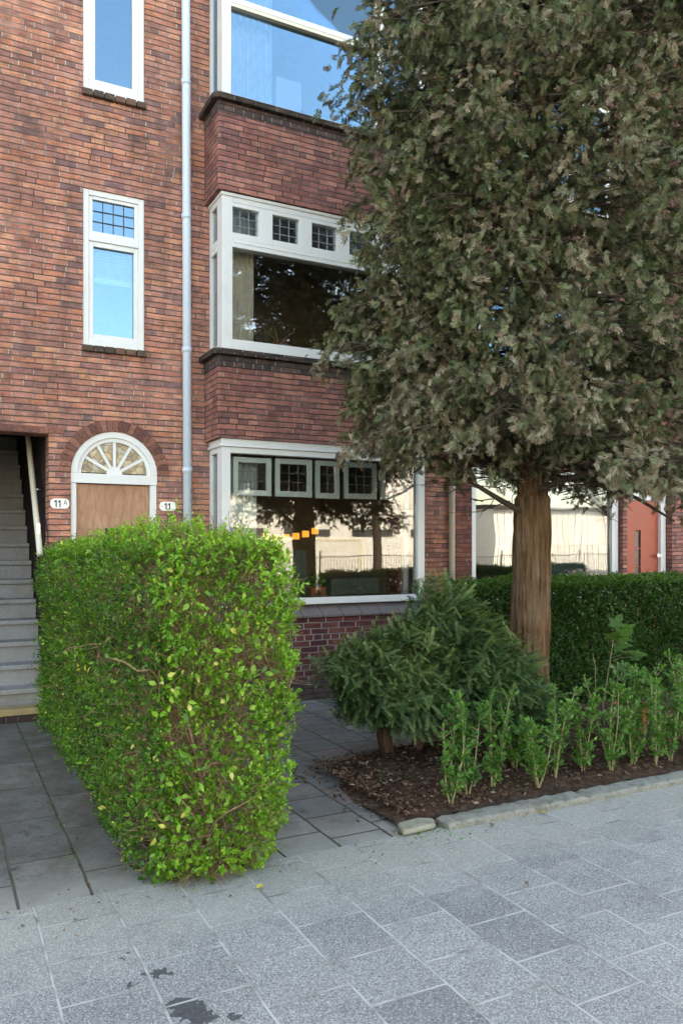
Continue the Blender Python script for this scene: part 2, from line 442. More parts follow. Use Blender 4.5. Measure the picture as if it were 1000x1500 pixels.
    h = math_(nt, 'ADD', h, math_(nt, 'MULTIPLY', br.outputs['Color'], .3))
    bump(nt, b, h, .8, .008)
    return m
def slab_mat(name, cols, jc, bw, rh, off, ox, oy, dirt, moss=.5, msz=.006, swap=True):
    m, nt, b = M(name, .9, .2)
    p = geopos(nt)
    s = nd(nt, 'ShaderNodeSeparateXYZ', Vector=p)
    wob = noise(nt, p, 2.5, 3.)
    x = math_(nt, 'ADD', math_(nt, 'SUBTRACT', s.outputs[0], ox-6.), math_(nt, 'MULTIPLY', math_(nt, 'SUBTRACT', wob, .5), .03))
    y = math_(nt, 'ADD', math_(nt, 'SUBTRACT', s.outputs[1], oy-6.), math_(nt, 'MULTIPLY', math_(nt, 'SUBTRACT', noise(nt, p, 1.7, 3.), .5), .03))
    v = nd(nt, 'ShaderNodeCombineXYZ', X=y if swap else x, Y=x if swap else y)
    br = nd(nt, 'ShaderNodeTexBrick', Vector=v.outputs[0], Color1=(0,0,0,1), Color2=(1,1,1,1), Mortar=(.5,.5,.5,1), Scale=1.)
    br.offset = off; br.squash = 1.
    for k, q in (('Mortar Size', msz), ('Mortar Smooth', .3), ('Bias', 0.), ('Brick Width', bw), ('Row Height', rh)):
        br.inputs[k].default_value = q
    n = len(cols)
    c = ramp(nt, br.outputs['Color'], [(i/n, q) for i, q in enumerate(cols)], 'CONSTANT')
    fine = noise(nt, p, 90., 5., .75)
    c = mix(nt, 1., c, ramp(nt, fine, [(.3, .6), (.7, 1.3)]), 'MULTIPLY')
    c = mix(nt, ramp(nt, noise(nt, p, 3.2, 6., .7), [(.38, 0.), (.62, .85)]), c, dirt)
    c = mix(nt, ramp(nt, noise(nt, p, 2.1, 5., .7), [(.56, 0.), (.72, .5)]), c, (.26,.25,.225))
    c = mix(nt, ramp(nt, noise(nt, p, 8., 6., .75), [(.56, 0.), (.66, .6)]), c, (.055,.05,.042))
    edge = math_(nt, 'ADD', s.outputs[1], math_(nt, 'MULTIPLY', math_(nt, 'SUBTRACT', noise(nt, p, 3., 5., .65), .5), .9))
    c = mix(nt, ramp(nt, math_(nt, 'DIVIDE', edge, 5.), [(.69, .8), (.80, 0.)]), c, (.36,.345,.30))
    j = mix(nt, ramp(nt, noise(nt, p, 5., 4.), [(.45, 0.), (.62, moss)]), jc, (.05,.065,.022))
    c = mix(nt, br.outputs['Fac'], c, j)
    nt.links.new(c, b.inputs['Base Color'])
    h = math_(nt, 'SUBTRACT', math_(nt, 'MULTIPLY', fine, .3), br.outputs['Fac'])
    h = math_(nt, 'ADD', h, math_(nt, 'MULTIPLY', br.outputs['Color'], .5))
    bump(nt, b, h, .9, .01)
    return m
m_pave = paving_mat()
m_path_l = slab_mat('dark_mossy_slabs', [(.20,.188,.165),(.18,.172,.155),(.215,.202,.176),(.17,.163,.15)], (.115,.103,.08), .62, .3, .4, .0, .1, (.10,.088,.066), .9, .007)
m_path_r = slab_mat('grey_garden_path_slabs', [(.25,.245,.228),(.21,.21,.20),(.27,.262,.24),(.19,.19,.182),(.24,.20,.18)], (.075,.07,.058), .32, .3, .35, .0, .15, (.135,.13,.115), .4, .007)
def soil_mat():
    m, nt, b = M('brown_bark_mulch_soil', .95, .1)
    p = geopos(nt)
    n = noise(nt, p, 22., 7., .72)
    c = ramp(nt, n, [(.3, (.032,.019,.013)), (.5, (.09,.052,.035)), (.66, (.165,.102,.07)), (.78, (.26,.19,.14))])
    c = mix(nt, ramp(nt, noise(nt, p, 1.6, 4.), [(.45, 0.), (.7, .6)]), c, (.06,.045,.034))
    nt.links.new(c, b.inputs['Base Color'])
    bump(nt, b, n, 1., .03)
    return m
m_soil = soil_mat()
def kerb_mat(name, a, b_, moss):
    m, nt, b = M(name, .92, .2)
    p = geopos(nt)
    c = ramp(nt, noise(nt, p, 90., 4., .7), [(.3, a), (.7, b_)])
    c = mix(nt, ramp(nt, noise(nt, p, 9., 6., .7), [(.48, 0.), (.66, moss)]), c, (.10,.10,.06))
    nt.links.new(c, b.inputs['Base Color'])
    bump(nt, b, noise(nt, p, 60., 5., .7), .7, .006)
    return m
m_kerb = kerb_mat('weathered_concrete_edging', (.19,.18,.15), (.33,.315,.27), .8)
m_stone = kerb_mat('mossy_stone', (.26,.24,.18), (.40,.37,.28), .45)
m_coping = kerb_mat('lichened_dark_coping', (.045,.034,.028), (.12,.09,.072), .35)
m_sillstone = kerb_mat('slate_grey_sill_brick', (.12,.095,.09), (.24,.20,.19), .1)
m_yellowkerb = kerb_mat('ochre_worn_step', (.34,.24,.11), (.46,.34,.18), .2)
m_asphalt = plain('asphalt', (.055,.055,.057), .9, .2, .25, 40., .5)
m_ground = plain('packed_earth', (.10,.085,.06), .95, .1, .3, 3., .3)
def stair_mat():
    m, nt, b = M('worn_bluestone_steps', .8, .3)
    p = geopos(nt)
    c = ramp(nt, noise(nt, p, 70., 5., .7), [(.3, (.235,.233,.232)), (.7, (.40,.39,.38))])
    c = mix(nt, ramp(nt, noise(nt, p, 5., 5., .7), [(.45, 0.), (.75, .7)]), c, (.25,.21,.16))
    nt.links.new(c, b.inputs['Base Color'])
    bump(nt, b, noise(nt, p, 70., 4.), .4, .004)
    return m
m_stair = stair_mat()
def ply_mat():
    m, nt, b = M('varnished_plywood_door', .45, .4)
    p = geopos(nt)
    mp = nd(nt, 'ShaderNodeMapping', Vector=p, Scale=(9., 9., 2.))
    g = noise(nt, mp.outputs[0], 1.2, 6., .6, 1.4)
    c = ramp(nt, g, [(.3, (.30,.13,.065)), (.5, (.40,.20,.115)), (.7, (.50,.28,.17))])
    c = mix(nt, ramp(nt, noise(nt, p, 4., 5., .7), [(.5, 0.), (.75, .6)]), c, (.27,.14,.09))
    nt.links.new(c, b.inputs['Base Color'])
    return m
m_ply = ply_mat()
def stained_mat():
    m, nt, b = M('amber_leaded_glass', .12, .6)
    p = geopos(nt)
    vo = nd(nt, 'ShaderNodeTexVoronoi', Vector=p, Scale=16., Randomness=.8)
    c = ramp(nt, nd(nt, 'ShaderNodeSeparateColor', Color=vo.outputs['Color']).outputs[0], [(0., (.30,.22,.11)), (.3, (.46,.37,.22)), (.55, (.18,.13,.07)), (.75, (.38,.36,.30)), (.9, (.55,.33,.14))], 'CONSTANT')
    e = nd(nt, 'ShaderNodeTexVoronoi', _feature='DISTANCE_TO_EDGE', Vector=p, Scale=16., Randomness=.8)
    c = mix(nt, math_(nt, 'LESS_THAN', e.outputs['Distance'], .035), c, (.02,.02,.02))
    c = mix(nt, 1., c, ramp(nt, noise(nt, p, 30., 3.), [(.3, .55), (.7, 1.2)]), 'MULTIPLY')
    nt.links.new(c, b.inputs['Base Color'])
    return m
m_stained = stained_mat()
def lamp_mat(name, col, st):
    m, nt, b = M(name, .6, .2)
    b.inputs['Base Color'].default_value = (*col, 1)
    b.inputs['Emission Color'].default_value = (*col, 1)
    b.inputs['Emission Strength'].default_value = st
    return m
m_lantern = lamp_mat('glowing_orange_lantern', (1., .42, .07), .16)
m_glow = lamp_mat('warm_hall_bulb', (1., .45, .15), 3.)
def block_brick():
    m, nt, b = M('arch_brick', .85, .2)
    g = nd(nt, 'ShaderNodeNewGeometry')
    c = ramp(nt, g.outputs['Random Per Island'], [(0., (.20,.085,.065)), (.25, (.27,.115,.085)), (.5, (.16,.07,.06)), (.75, (.31,.14,.10))], 'CONSTANT')
    c = mix(nt, 1., c, ramp(nt, noise(nt, g.outputs['Position'], 50., 5., .65), [(.3, .6), (.7, 1.25)]), 'MULTIPLY')
    nt.links.new(c, b.inputs['Base Color'])
    bump(nt, b, noise(nt, g.outputs['Position'], 60., 4.), .5, .006)
    return m
m_arch = block_brick()
def sill_brick():
    m, nt, b = M('mossy_sill_brick', .9, .2)
    g = nd(nt, 'ShaderNodeNewGeometry')
    c = ramp(nt, g.outputs['Random Per Island'], [(0., (.10,.065,.05)), (.35, (.16,.085,.062)), (.7, (.075,.055,.045))], 'CONSTANT')
    c = mix(nt, ramp(nt, noise(nt, g.outputs['Position'], 25., 5., .7), [(.5, 0.), (.7, .6)]), c, (.20,.18,.14))
    nt.links.new(c, b.inputs['Base Color'])
    bump(nt, b, noise(nt, g.outputs['Position'], 60., 4.), .5, .006)
    return m
m_sillbrick = sill_brick()

# ------------------------------------------------------------------ setting: ground
def sheet(name, x0, x1, y0, y1, z, mat, th=.05):
    return tag(MB().box(x0, x1, y0, y1, z-th, z).build(name, mat), kind='structure')
W = 7.42                                         # facade plane; the house looks towards -y
MB().box(-400, 400, -400, 400, -.30, -.26).build('ground', m_ground)['kind'] = 'structure'
sheet('pavement', -45, 45, -1.6, 3.5, 0., m_pave, .2)
sheet('road', -45, 45, -9.5, -1.75, -.11, m_asphalt, .1)
tag(MB().box(-45, 45, -1.748, -1.602, -.2, .004).build('kerb', m_kerb, bevel=.015), kind='structure')
tag(MB().box(-45, 45, -9.65, -9.502, -.2, .0).build('kerb', m_kerb, bevel=.015), kind='structure')
sheet('far_pavement', -45, 45, -24., -9.652, -.01, m_pave, .15)
sheet('left_path', -12, .93, 3.502, W+6, -.004, m_path_l, .1)
sheet('hedge_soil', .932, 1.36, 3.502, W+.3, -.008, m_soil, .1)
sheet('garden_path', 1.362, 30, 3.502, W+.3, -.006, m_path_r, .1)

def soil_bed(name, outline, amp, zbase, seed, res=.035):
    xs = [p[0] for p in outline]; ys = [p[1] for p in outline]
    nx = int((max(xs)-min(xs))/res); ny = int((max(ys)-min(ys))/res)
    gx, gy = np.meshgrid(np.linspace(min(xs), max(xs), nx), np.linspace(min(ys), max(ys), ny), indexing='ij')
    P = np.stack([gx.ravel(), gy.ravel(), np.zeros(nx*ny)], 1)
    d = np.full(len(P), 1e9)
    inside = np.zeros(len(P), bool)
    n = len(outline)
    for i in range(n):
        a = np.array(outline[i]); b = np.array(outline[(i+1) % n])
        ab = b-a; t = np.clip(((P[:, :2]-a)@ab)/(ab@ab), 0, 1)
        d = np.minimum(d, np.linalg.norm(P[:, :2]-a-t[:, None]*ab, axis=1))
        c = ((a[1] > P[:, 1]) != (b[1] > P[:, 1]))
        with np.errstate(divide='ignore', invalid='ignore'):
            xi = (b[0]-a[0])*(P[:, 1]-a[1])/(b[1]-a[1])+a[0]
        inside ^= c & (P[:, 0] < xi)
    sd = np.where(inside, d, -d) + .05*fbm(P, 5., seed)
    P[:, 2] = zbase + np.clip(sd*.28, -.05, .05) + amp*fbm(P, 9., seed+1)*(sd > 0) + rng.normal(0, amp*.35, len(P))*(sd > .01)
    keep = sd > -.11
    idx = np.arange(nx*ny).reshape(nx, ny)
    q = np.stack([idx[:-1, :-1], idx[1:, :-1], idx[1:, 1:], idx[:-1, 1:]], -1).reshape(-1, 4)
    q = q[keep[q].all(1)]
    mb = MB(); mb.v = [tuple(p) for p in P]; mb.f = [list(k) for k in q]
    return tag(mb.build(name, m_soil, smooth=True), kind='structure')
soil_bed('soil_bed', [(2.18,3.62),(2.35,3.60),(12,3.60),(12,4.85),(2.9,5.0),(2.45,4.75),(2.3,4.2)], .012, .018, 3)
soil_bed('soil_strip', [(3.45,4.93),(12,4.93),(12,6.2),(3.6,6.2)], .008, .012, 5)
def edging(): # concrete edging of the bed, cast in lengths, edges worn
    mb = MB(); x = 2.40
    while x < 12:
        n = 26; base = len(mb.v); dz = rng.uniform(-.004, .004); dy = rng.uniform(-.004, .004)
        for k in range(n+1):
            xx = x+.994*k/n
            e = 0 if 0 < k < n else .008
            j = lambda a: rng.normal(0, a)
            for y, z in ((3.440,-.05),(3.440+j(.003),.022+j(.002)-e),(3.450+j(.0035),.034+j(.0018)-e),(3.50+j(.004),.036+j(.0015)-e),(3.558+j(.004),.036+j(.002)-e),(3.575+j(.005),.026+j(.003)-e),(3.58,-.05)):
                mb.v.append((xx, y+dy, z+dz))
        for k in range(n):
            for q in range(6):
                i = base+k*7+q; mb.f.append([i, i+7, i+8, i+1])
        mb.f.append([base+q for q in range(7)]); mb.f.append([base+n*7+q for q in range(6, -1, -1)])
        x += 1.0
    return tag(mb.build('bed_kerb', m_kerb), kind='structure')
edging()
mb = MB().prism([(2.13,3.46),(2.345,3.475),(2.385,3.56),(2.31,3.605),(2.17,3.585)], .004, .036)
st = tag(mb.build('stone', m_stone, bevel=.018, seg=3), 'flat loose mossy stone lying at the end of the pale bed edging', 'stone')

# ------------------------------------------------------------------ houses
def wall_face(mb, x0, x1, z0, z1, yf, yb, ops):
    xs = sorted(set([x0, x1]+[o[0] for o in ops]+[o[1] for o in ops]))
    zs = sorted(set([z0, z1]+[o[2] for o in ops]+[o[3] for o in ops]))
    xs = [x for x in xs if x0 <= x <= x1]; zs = [z for z in zs if z0 <= z <= z1]
    for a, b in zip(xs, xs[1:]):
        for c, d in zip(zs, zs[1:]):
            mx, mz = (a+b)/2, (c+d)/2
            if any(o[0] < mx < o[1] and o[2] < mz < o[3] for o in ops): continue
            mb.poly([(a,yf,c),(b,yf,c),(b,yf,d),(a,yf,d)])
            mb.poly([(a,yb,d),(b,yb,d),(b,yb,c),(a,yb,c)])
    for o in ops:
        a, b, c, d = o[:4]
        top = d if len(o) < 5 else o[4]
        mb.poly([(a,yf,c),(a,yb,c),(a,yb,top),(a,yf,top)][::-1])
        mb.poly([(b,yf,c),(b,yb,c),(b,yb,top),(b,yf,top)])
        if len(o) < 5: mb.poly([(a,yf,d),(b,yf,d),(b,yb,d),(a,yb,d)][::-1])
        if c > z0: mb.poly([(a,yf,c),(b,yf,c),(b,yb,c),(a,yb,c)])
def shell(mb, x0, x1, z1, y0, y1):
    mb.poly([(x0,y0,-.1),(x0,y0,z1),(x0,y1,z1),(x0,y1,-.1)])
    mb.poly([(x1,y0,-.1),(x1,y1,-.1),(x1,y1,z1),(x1,y0,z1)])
    mb.poly([(x0,y1,-.1),(x0,y1,z1),(x1,y1,z1),(x1,y1,-.1)])
    mb.poly([(x0,y0,z1),(x1,y0,z1),(x1,y1,z1),(x0,y1,z1)])
HT = 10.4
ACX, AR, AZ = 1.464, .392, 2.165                 # fanlight arch
house = thing('brick_house', (1.5, W, 0), 'weathered red brick house with a three storey bay and plywood front door', 'house')
mb = MB()
ops = [(-.35,.886,-.1,2.50), (ACX-AR,ACX+AR,-.1,AZ+AR+.02,AZ),
       (1.178,1.733,3.327,4.754), (1.178,1.733,5.645,7.15),
       (2.50,4.50,.93,2.42), (2.50,4.50,3.36,4.76), (2.50,4.50,5.70,7.3)]
wall_face(mb, -6, 5.19, -.1, HT, W, W+.24, ops)
for i in range(24):
    a0, a1 = math.pi*i/24, math.pi*(i+1)/24
    p0 = (ACX+AR*math.cos(a0), AZ+AR*math.sin(a0)); p1 = (ACX+AR*math.cos(a1), AZ+AR*math.sin(a1)); zt = AZ+AR+.02
    mb.poly([(p0[0],W,zt),(p1[0],W,zt),(p1[0],W,p1[1]),(p0[0],W,p0[1])])
    mb.poly([(p0[0],W,p0[1]),(p1[0],W,p1[1]),(p1[0],W+.24,p1[1]),(p0[0],W+.24,p0[1])])
shell(mb, -6, 5.19, HT, W, W+9)
mb.build('wall', m_brick, house)
# arch of bricks on edge
mb = MB()
NB = 27
for i in range(NB):
    a0 = math.pi*(i+.06)/NB; a1 = math.pi*(i+.94)/NB
    r0, r1 = AR+.004, AR+.108+rng.uniform(-.004, .004)
    pts = [(ACX+r*math.cos(a), AZ+r*math.sin(a)) for r, a in ((r0,a0),(r1,a0),(r1,a1),(r0,a1))]
    mb.prism_y(pts, W-.007-rng.uniform(0,.004), W+.03)
mb.build('brick_arch', m_arch, house, bevel=.003)
# lintel course above the porch
mb = MB(); x = -.45
while x < .93:
    mb.box(x+.003, x+.207, W-.006-rng.uniform(0,.003), W+.05, 2.502, 2.561); x += .21
mb.build('porch_lintel', m_arch, house, bevel=.003)
# dark rooms behind the glass
def room(mb, x0, x1, y0, y1, z0, z1):
    mb.poly([(x0,y1,z0),(x1,y1,z0),(x1,y1,z1),(x0,y1,z1)])
    mb.poly([(x0,y0,z0),(x0,y1,z0),(x0,y1,z1),(x0,y0,z1)])
    mb.poly([(x1,y1,z0),(x1,y0,z0),(x1,y0,z1),(x1,y1,z1)])
    mb.poly([(x0,y0,z1),(x0,y1,z1),(x1,y1,z1),(x1,y0,z1)])
    mb.poly([(x0,y0,z0),(x1,y0,z0),(x1,y1,z0),(x0,y1,z0)])
mb = MB()
for z0, z1 in ((.2,2.72),(2.95,5.15),(5.3,7.7)):
    room(mb, 2.0, 5.1, W+.243, W+(3.2 if z0 < 1 else 2.0), z0, z1)
    room(mb, .95 if z0 < 1 else -.5, 1.9, W+.243, W+3, z0, z1)
mb.build('interior', m_room, house)

def frame_xz(mb, x0, x1, z0, z1, y0, y1, l, r, b, t):
    mb.box(x0, x0+l, y0, y1, z0, z1); mb.box(x1-r, x1, y0, y1, z0, z1)
    mb.box(x0+l, x1-r, y0, y1, z0, z0+b); mb.box(x0+l, x1-r, y0, y1, z1-t, z1)
def grid_lead(x0, x1, z0, z1, y, nx, nz, mat, parent, w=.006):
    mb = MB()
    for i in range(1, nx):
        x = x0+(x1-x0)*i/nx; mb.box(x-w/2, x+w/2, y-.004, y+.004, z0, z1)
    for j in range(1, nz):
        z = z0+(z1-z0)*j/nz
        for i in range(nx):
            a = x0+(x1-x0)*i/nx+(w/2 if i else 0); b = x0+(x1-x0)*(i+1)/nx-(w/2 if i < nx-1 else 0)
            mb.box(a, b, y-.004, y+.004, z-w/2, z+w/2)
    return mb.build('lead_grid', mat, parent)
def pane(x0, x1, z0, z1, y, mat, parent, t=.004):
    return MB().box(x0, x1, y, y+t, z0, z1).build('pane', mat, parent)

# two narrow windows over the door
def narrow_window(z0, z1, trans, sill_z, seed):
    x0, x1 = 1.180, 1.731
    mb = MB()
    y0 = W+.015
    frame_xz(mb, x0, x1, z0, z1, y0, y0+.09, .052, .052, .062, .05)
    if trans:
        mb.box(x0+.052, x1-.052, y0-.006, y0+.088, trans-.03, trans+.03)
        frame_xz(mb, x0+.053, x1-.053, trans+.031, z1-.051, y0+.012, y0+.07, .034, .034, .034, .03)
        frame_xz(mb, x0+.053, x1-.053, z0+.063, trans-.031, y0+.010, y0+.07, .040, .040, .052, .045)
    else:
        frame_xz(mb, x0+.053, x1-.053, z0+.063, z1-.051, y0+.010, y0+.07, .055, .055, .065, .05)
    fr = mb.build('window', m_white, house, bevel=.004)
    if trans:
        pane(x0+.088, x1-.088, trans+.066, z1-.082, y0+.035, m_glass_sky, fr)
        grid_lead(x0+.087, x1-.087, trans+.065, z1-.081, y0+.031, 4, 3, m_lead, fr)
        pane(x0+.094, x1-.094, z0+.116, trans-.077, y0+.04, m_glass_sky, fr)
    else:
        pane(x0+.109, x1-.109, z0+.129, z1-.102, y0+.035, m_glass_sky, fr)
    mb = MB(); n = 6; w = (x1-x0+.03)/n
    for i in range(n):
        mb.box(x0-.015+i*w+.004, x0-.015+(i+1)*w-.004, W-.045-rng.uniform(0,.006), W+.012, sill_z-.06, sill_z-.004+rng.uniform(-.003,.003))
    mb.build('sill', m_sillbrick, fr, bevel=.006)
    return fr
f1 = narrow_window(3.327, 4.754, 4.318, 3.327, 1)
f2 = narrow_window(5.645, 7.15, None, 5.645, 2)
# venetian blind half let down behind the lower of the two
mb = MB(); z = 4.235
for k in range(9):
    mb.poly([(1.275,W+.14,z),(1.64,W+.14,z),(1.64,W+.165,z-.014),(1.275,W+.165,z-.014)]); z -= .026
mb.box(1.275, 1.64, W+.138, W+.168, z-.05, z)
tag(mb.build('venetian_blind', m_curtain_w), 'white slatted blind half let down in the narrow window above the door', 'blind')

# front door with fanlight
fl = MB(); n = 28; zb = 2.075
y0 = W+.035
def half_ring(mb, r0, r1, ya, yb, n=28, zmin=AZ):
    for i in range(n):
        a0, a1 = math.pi*i/n, math.pi*(i+1)/n
        q = [(ACX+r*math.cos(a), zmin+r*math.sin(a)) for r, a in ((r0,a0),(r1,a0),(r1,a1),(r0,a1))]
        mb.prism_y(q, ya, yb)
half_ring(fl, .335, AR-.002, y0-.02, y0+.07)
half_ring(fl, .298, .3345, y0, y0+.06)
half_ring(fl, .0, .072, y0+.004, y0+.05, 14)
fl.box(ACX-AR+.002, ACX+AR-.002, y0-.02, y0+.07, zb+.001, AZ-.001)
for k in range(1, 6):
    a = math.pi*k/6; d = np.array([math.cos(a), math.sin(a)]); e = np.array([-d[1], d[0]])*.0135
    q = [np.array([ACX, AZ])+d*.0725-e*1.0, np.array([ACX, AZ])+d*.2975-e, np.array([ACX, AZ])+d*.2975+e, np.array([ACX, AZ])+d*.0725+e]
    fl.prism_y([tuple(p) for p in q], y0+.006, y0+.046)
fan = fl.build('fanlight', m_white, house)
g = MB()
pts = [(ACX+.315*math.cos(math.pi*i/24), AZ+.012+.315*math.sin(math.pi*i/24)) for i in range(25)]
g.prism_y(pts[::1], y0+.024, y0+.030)
g.build('leaded_glass', m_stained, fan)
mb = MB().box(ACX-AR+.003, ACX-AR+.052, y0-.012, y0+.07, .10, zb-.001)
mb.box(ACX+AR-.065, ACX+AR-.003, y0-.012, y0+.07, .10, zb-.001)
mb.build('door_frame', m_white, house, bevel=.004)
door = MB().box(ACX-AR+.054, ACX+AR-.067, y0+.03, y0+.072, .12, zb-.006).build('front_door', m_ply, house, bevel=.003)
MB().box(1.385,1.51,y0+.018,y0+.0295,1.605,1.668).build('letter_slot', m_dark, door, bevel=.003)
MB().box(ACX-AR+.002, ACX+AR-.002, W-.05, W+.2, -.05, .098).build('door_step', m_stair, house, bevel=.008)

# porch stairs
NS = 19
stairs = MB()
for k in range(NS):
    zt = .24+.185*k; y = 7.47+.212*k
    stairs.box(-.34, .875, y+.035, y+.2465, zt-.24, zt-.046)
stair = stairs.build('staircase', m_stair, house)
for k in range(NS):
    zt = .24+.185*k; y = 7.47+.212*k
    MB().box(-.34, .875, y, y+.246, zt-.045, zt+rng.uniform(-.003,.003)).build('tread', m_stair, stair, bevel=.008)
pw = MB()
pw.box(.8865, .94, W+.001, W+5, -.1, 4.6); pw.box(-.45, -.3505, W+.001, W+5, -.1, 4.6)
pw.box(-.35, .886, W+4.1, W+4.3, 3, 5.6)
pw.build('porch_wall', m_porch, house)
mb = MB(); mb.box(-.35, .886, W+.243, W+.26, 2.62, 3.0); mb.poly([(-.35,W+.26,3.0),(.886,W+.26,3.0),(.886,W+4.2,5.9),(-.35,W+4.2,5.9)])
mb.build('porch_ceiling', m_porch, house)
MB().box(-.6, .90, 7.22, 7.40, -.05, .055).build('porch_step', m_porch, house, bevel=.006)
MB().box(-.6, .90, 7.225, 7.40, .0555, .112).build('step_edge', m_yellowkerb, house, bevel=.008)
hr = MB().tube([(.80,7.30,1.42),(.80,7.40,1.535),(.80,7.6,1.76),(.80,8.25,2.49),(.80,8.8,3.1)], .026, 10).build('handrail', m_cream, house, smooth=True)
MB().tube([(.80,7.85,2.04),(.84,7.85,2.03),(.886,7.85,2.03)], .010, 8).build('bracket', m_metal, hr, smooth=True)
MB().box(.785,.815,7.43,7.445,1.60,1.70).build('rail_plate', m_metal, hr)

# bay
BX0, BX1, BY = 2.311, 4.65, 7.0
def bay_outline(o, y1=W, r=.0, seg=6):
    x0, x1, y = BX0-o, BX1+o, BY-o
    if r <= 0: return [(x0,y1),(x0,y),(x1,y),(x1,y1)]
    pts = [(x0, y1)]
    for i in range(seg+1):
        a = math.pi+math.pi/2*i/seg; pts.append((x0+r+r*math.cos(a), y+r+r*math.sin(a)))
    for i in range(seg+1):
        a = -math.pi/2+math.pi/2*i/seg; pts.append((x1-r+r*math.cos(a), y+r+r*math.sin(a)))
    pts.append((x1, y1)); return pts
def bay_band(z0, z1, mat, cop=True):
    b = MB().prism(bay_outline(0, W-.002, .02, 3), z0, z1).build('bay_wall', mat, house)
    if cop:
        MB().prism(bay_outline(.058, W-.002, .075), z1+.001, z1+.056).build('coping', m_copb, b, bevel=.008)
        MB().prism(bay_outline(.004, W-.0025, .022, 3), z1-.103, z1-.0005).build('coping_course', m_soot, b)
    return b
bay_band(2.508, 3.272, m_bay); bay_band(4.812, 5.628, m_bay); bay_band(7.42, 8.2, m_bay)
bw = MB().prism(bay_outline(0, W-.002, .01, 2), -.05, .80).build('bay_wall', m_plinth, house)
# sloped brick sill under the ground floor window
MB().prism(bay_outline(.004, W-.0025, .012, 2), -.055, .1965).build('footing_course', m_soot, bw)
sl = MB()
def sill_run():
    n = 11; w = (BX1-BX0+.06)/n
    for i in range(n):
        a = BX0-.03+i*w+.0025; b = BX0-.03+(i+1)*w-.0025
        j = len(sl.v)
        sl.v += [(a,6.955,.801),(b,6.955,.801),(b,7.13,.801),(a,7.13,.801),(a,6.955,.828),(b,6.955,.828),(b,7.13,.925),(a,7.13,.925)]
        sl.f += [[j+q for q in f] for f in ((0,3,2,1),(4,5,6,7),(0,1,5,4),(1,2,6,5),(2,3,7,6),(3,0,4,7))]
sill_run()
sl.build('sill', m_sillstone, bw, bevel=.008)

FX0, FX1, FY = 2.36, 4.60, 7.035
def side_frame(mb, x, z0, z1, b=.06, t=.05, mirror=1):
    xa, xb = (x, x+.06) if mirror > 0 else (x-.06, x)
    mb.box(xa, xb, FY+.091, FY+.15, z0, z1); mb.box(xa, xb, W-.06, W-.003, z0, z1)
    mb.box(xa, xb, FY+.151, W-.061, z0, z0+b); mb.box(xa, xb, FY+.151, W-.061, z1-t, z1)
def bay_window(z0, z1):
    return MB()
# --- ground floor window
mb = MB()
frame_xz(mb, FX0, FX1, .927, 2.43, FY, FY+.09, .085, .085, .065, .055)
mb.box(FX0-.02, FX1+.02, FY-.022, FY+.02, 2.431, 2.462)
mb.box(FX0-.008, FX1+.008, FY-.012, FY+.1, 2.463, 2.507)
mb.box(FX0-.02, FX0+.05, FY+.021, W-.003, 2.431, 2.462); mb.box(FX0-.008, FX0+.05, FY+.101, W-.003, 2.463, 2.507)
side_frame(mb, FX0, .927, 2.43); side_frame(mb, FX1, .927, 2.43, mirror=-1)
gw = mb.build('bay_window', m_white, house, bevel=.005)
pane(FX0+.0855, FX1-.0855, .9925, 2.3745, FY+.045, m_glass, gw)
MB().box(FX0+.025, FX0+.030, FY+.151, W-.061, .988, 2.379).build('pane', m_glass, gw)
MB().box(FX1-.030, FX1-.025, FY+.151, W-.061, .988, 2.379).build('pane', m_glass, gw)
# --- first floor window
mb = MB(); z0, z1, zt = 3.338, 4.775, 4.36
mb.box(FX0, FX0+.105, FY, FY+.09, z0, z1); mb.box(FX1-.105, FX1, FY, FY+.09, z0, z1)
mb.box(FX0+.105, FX1-.105, FY, FY+.09, z0, z0+.105)
mb.box(FX0+.105, FX1-.105, FY-.004, FY+.088, zt-.055, zt+.025)
mb.box(FX0+.104, FX1-.104, FY-.010, FY+.01, zt-.013, zt-.005)
mb.box(FX0+.105, FX1-.105, FY, FY+.09, z1-.05, z1)
mb.box(FX0-.012, FX1+.012, FY-.014, FY+.1, z1+.0005, z1+.03)
mb.box(FX0-.012, FX0+.05, FY+.101, W-.003, z1+.0005, z1+.03)
PX = [(2.452,2.728),(2.868,3.148),(3.284,3.565),(3.702,3.985),(4.12,4.40)]
prev = FX0+.105
for a, b in PX:
    if a > prev: mb.box(prev, a, FY+.001, FY+.088, zt+.026, z1-.051)
    mb.box(a, b, FY+.001, FY+.088, zt+.026, zt+.085); mb.box(a, b, FY+.001, FY+.088, z1-.088, z1-.051)
    prev = b
mb.box(prev, FX1-.1055, FY+.001, FY+.088, zt+.026, z1-.051)
for zz0, zz1 in ((z0, zt-.02), (zt-.019, z1)):
    side_frame(mb, FX0, zz0, zz1); side_frame(mb, FX1, zz0, zz1, mirror=-1)
mw = mb.build('bay_window', m_white, house, bevel=.005)
for a, b in PX:
    a2 = max(a, FX0+.1055)
    pane(a2, b, zt+.086, z1-.089, FY+.05, m_glass_lead, mw)
    grid_lead(a2, b, zt+.086, z1-.089, FY+.045, 3, 3, m_leadlight, mw, .005)
pane(FX0+.1055, FX1-.1055, z0+.1055, zt-.0555, FY+.05, m_glass_mid, mw)
for xx in (FX0+.025, FX1-.03):
    MB().box(xx, xx+.005, FY+.151, W-.061, z0+.061, zt-.071).build('pane', m_glass_mid, mw)
    MB().box(xx, xx+.005, FY+.151, W-.061, zt+.042, z1-.051).build('pane', m_glass_mid, mw)
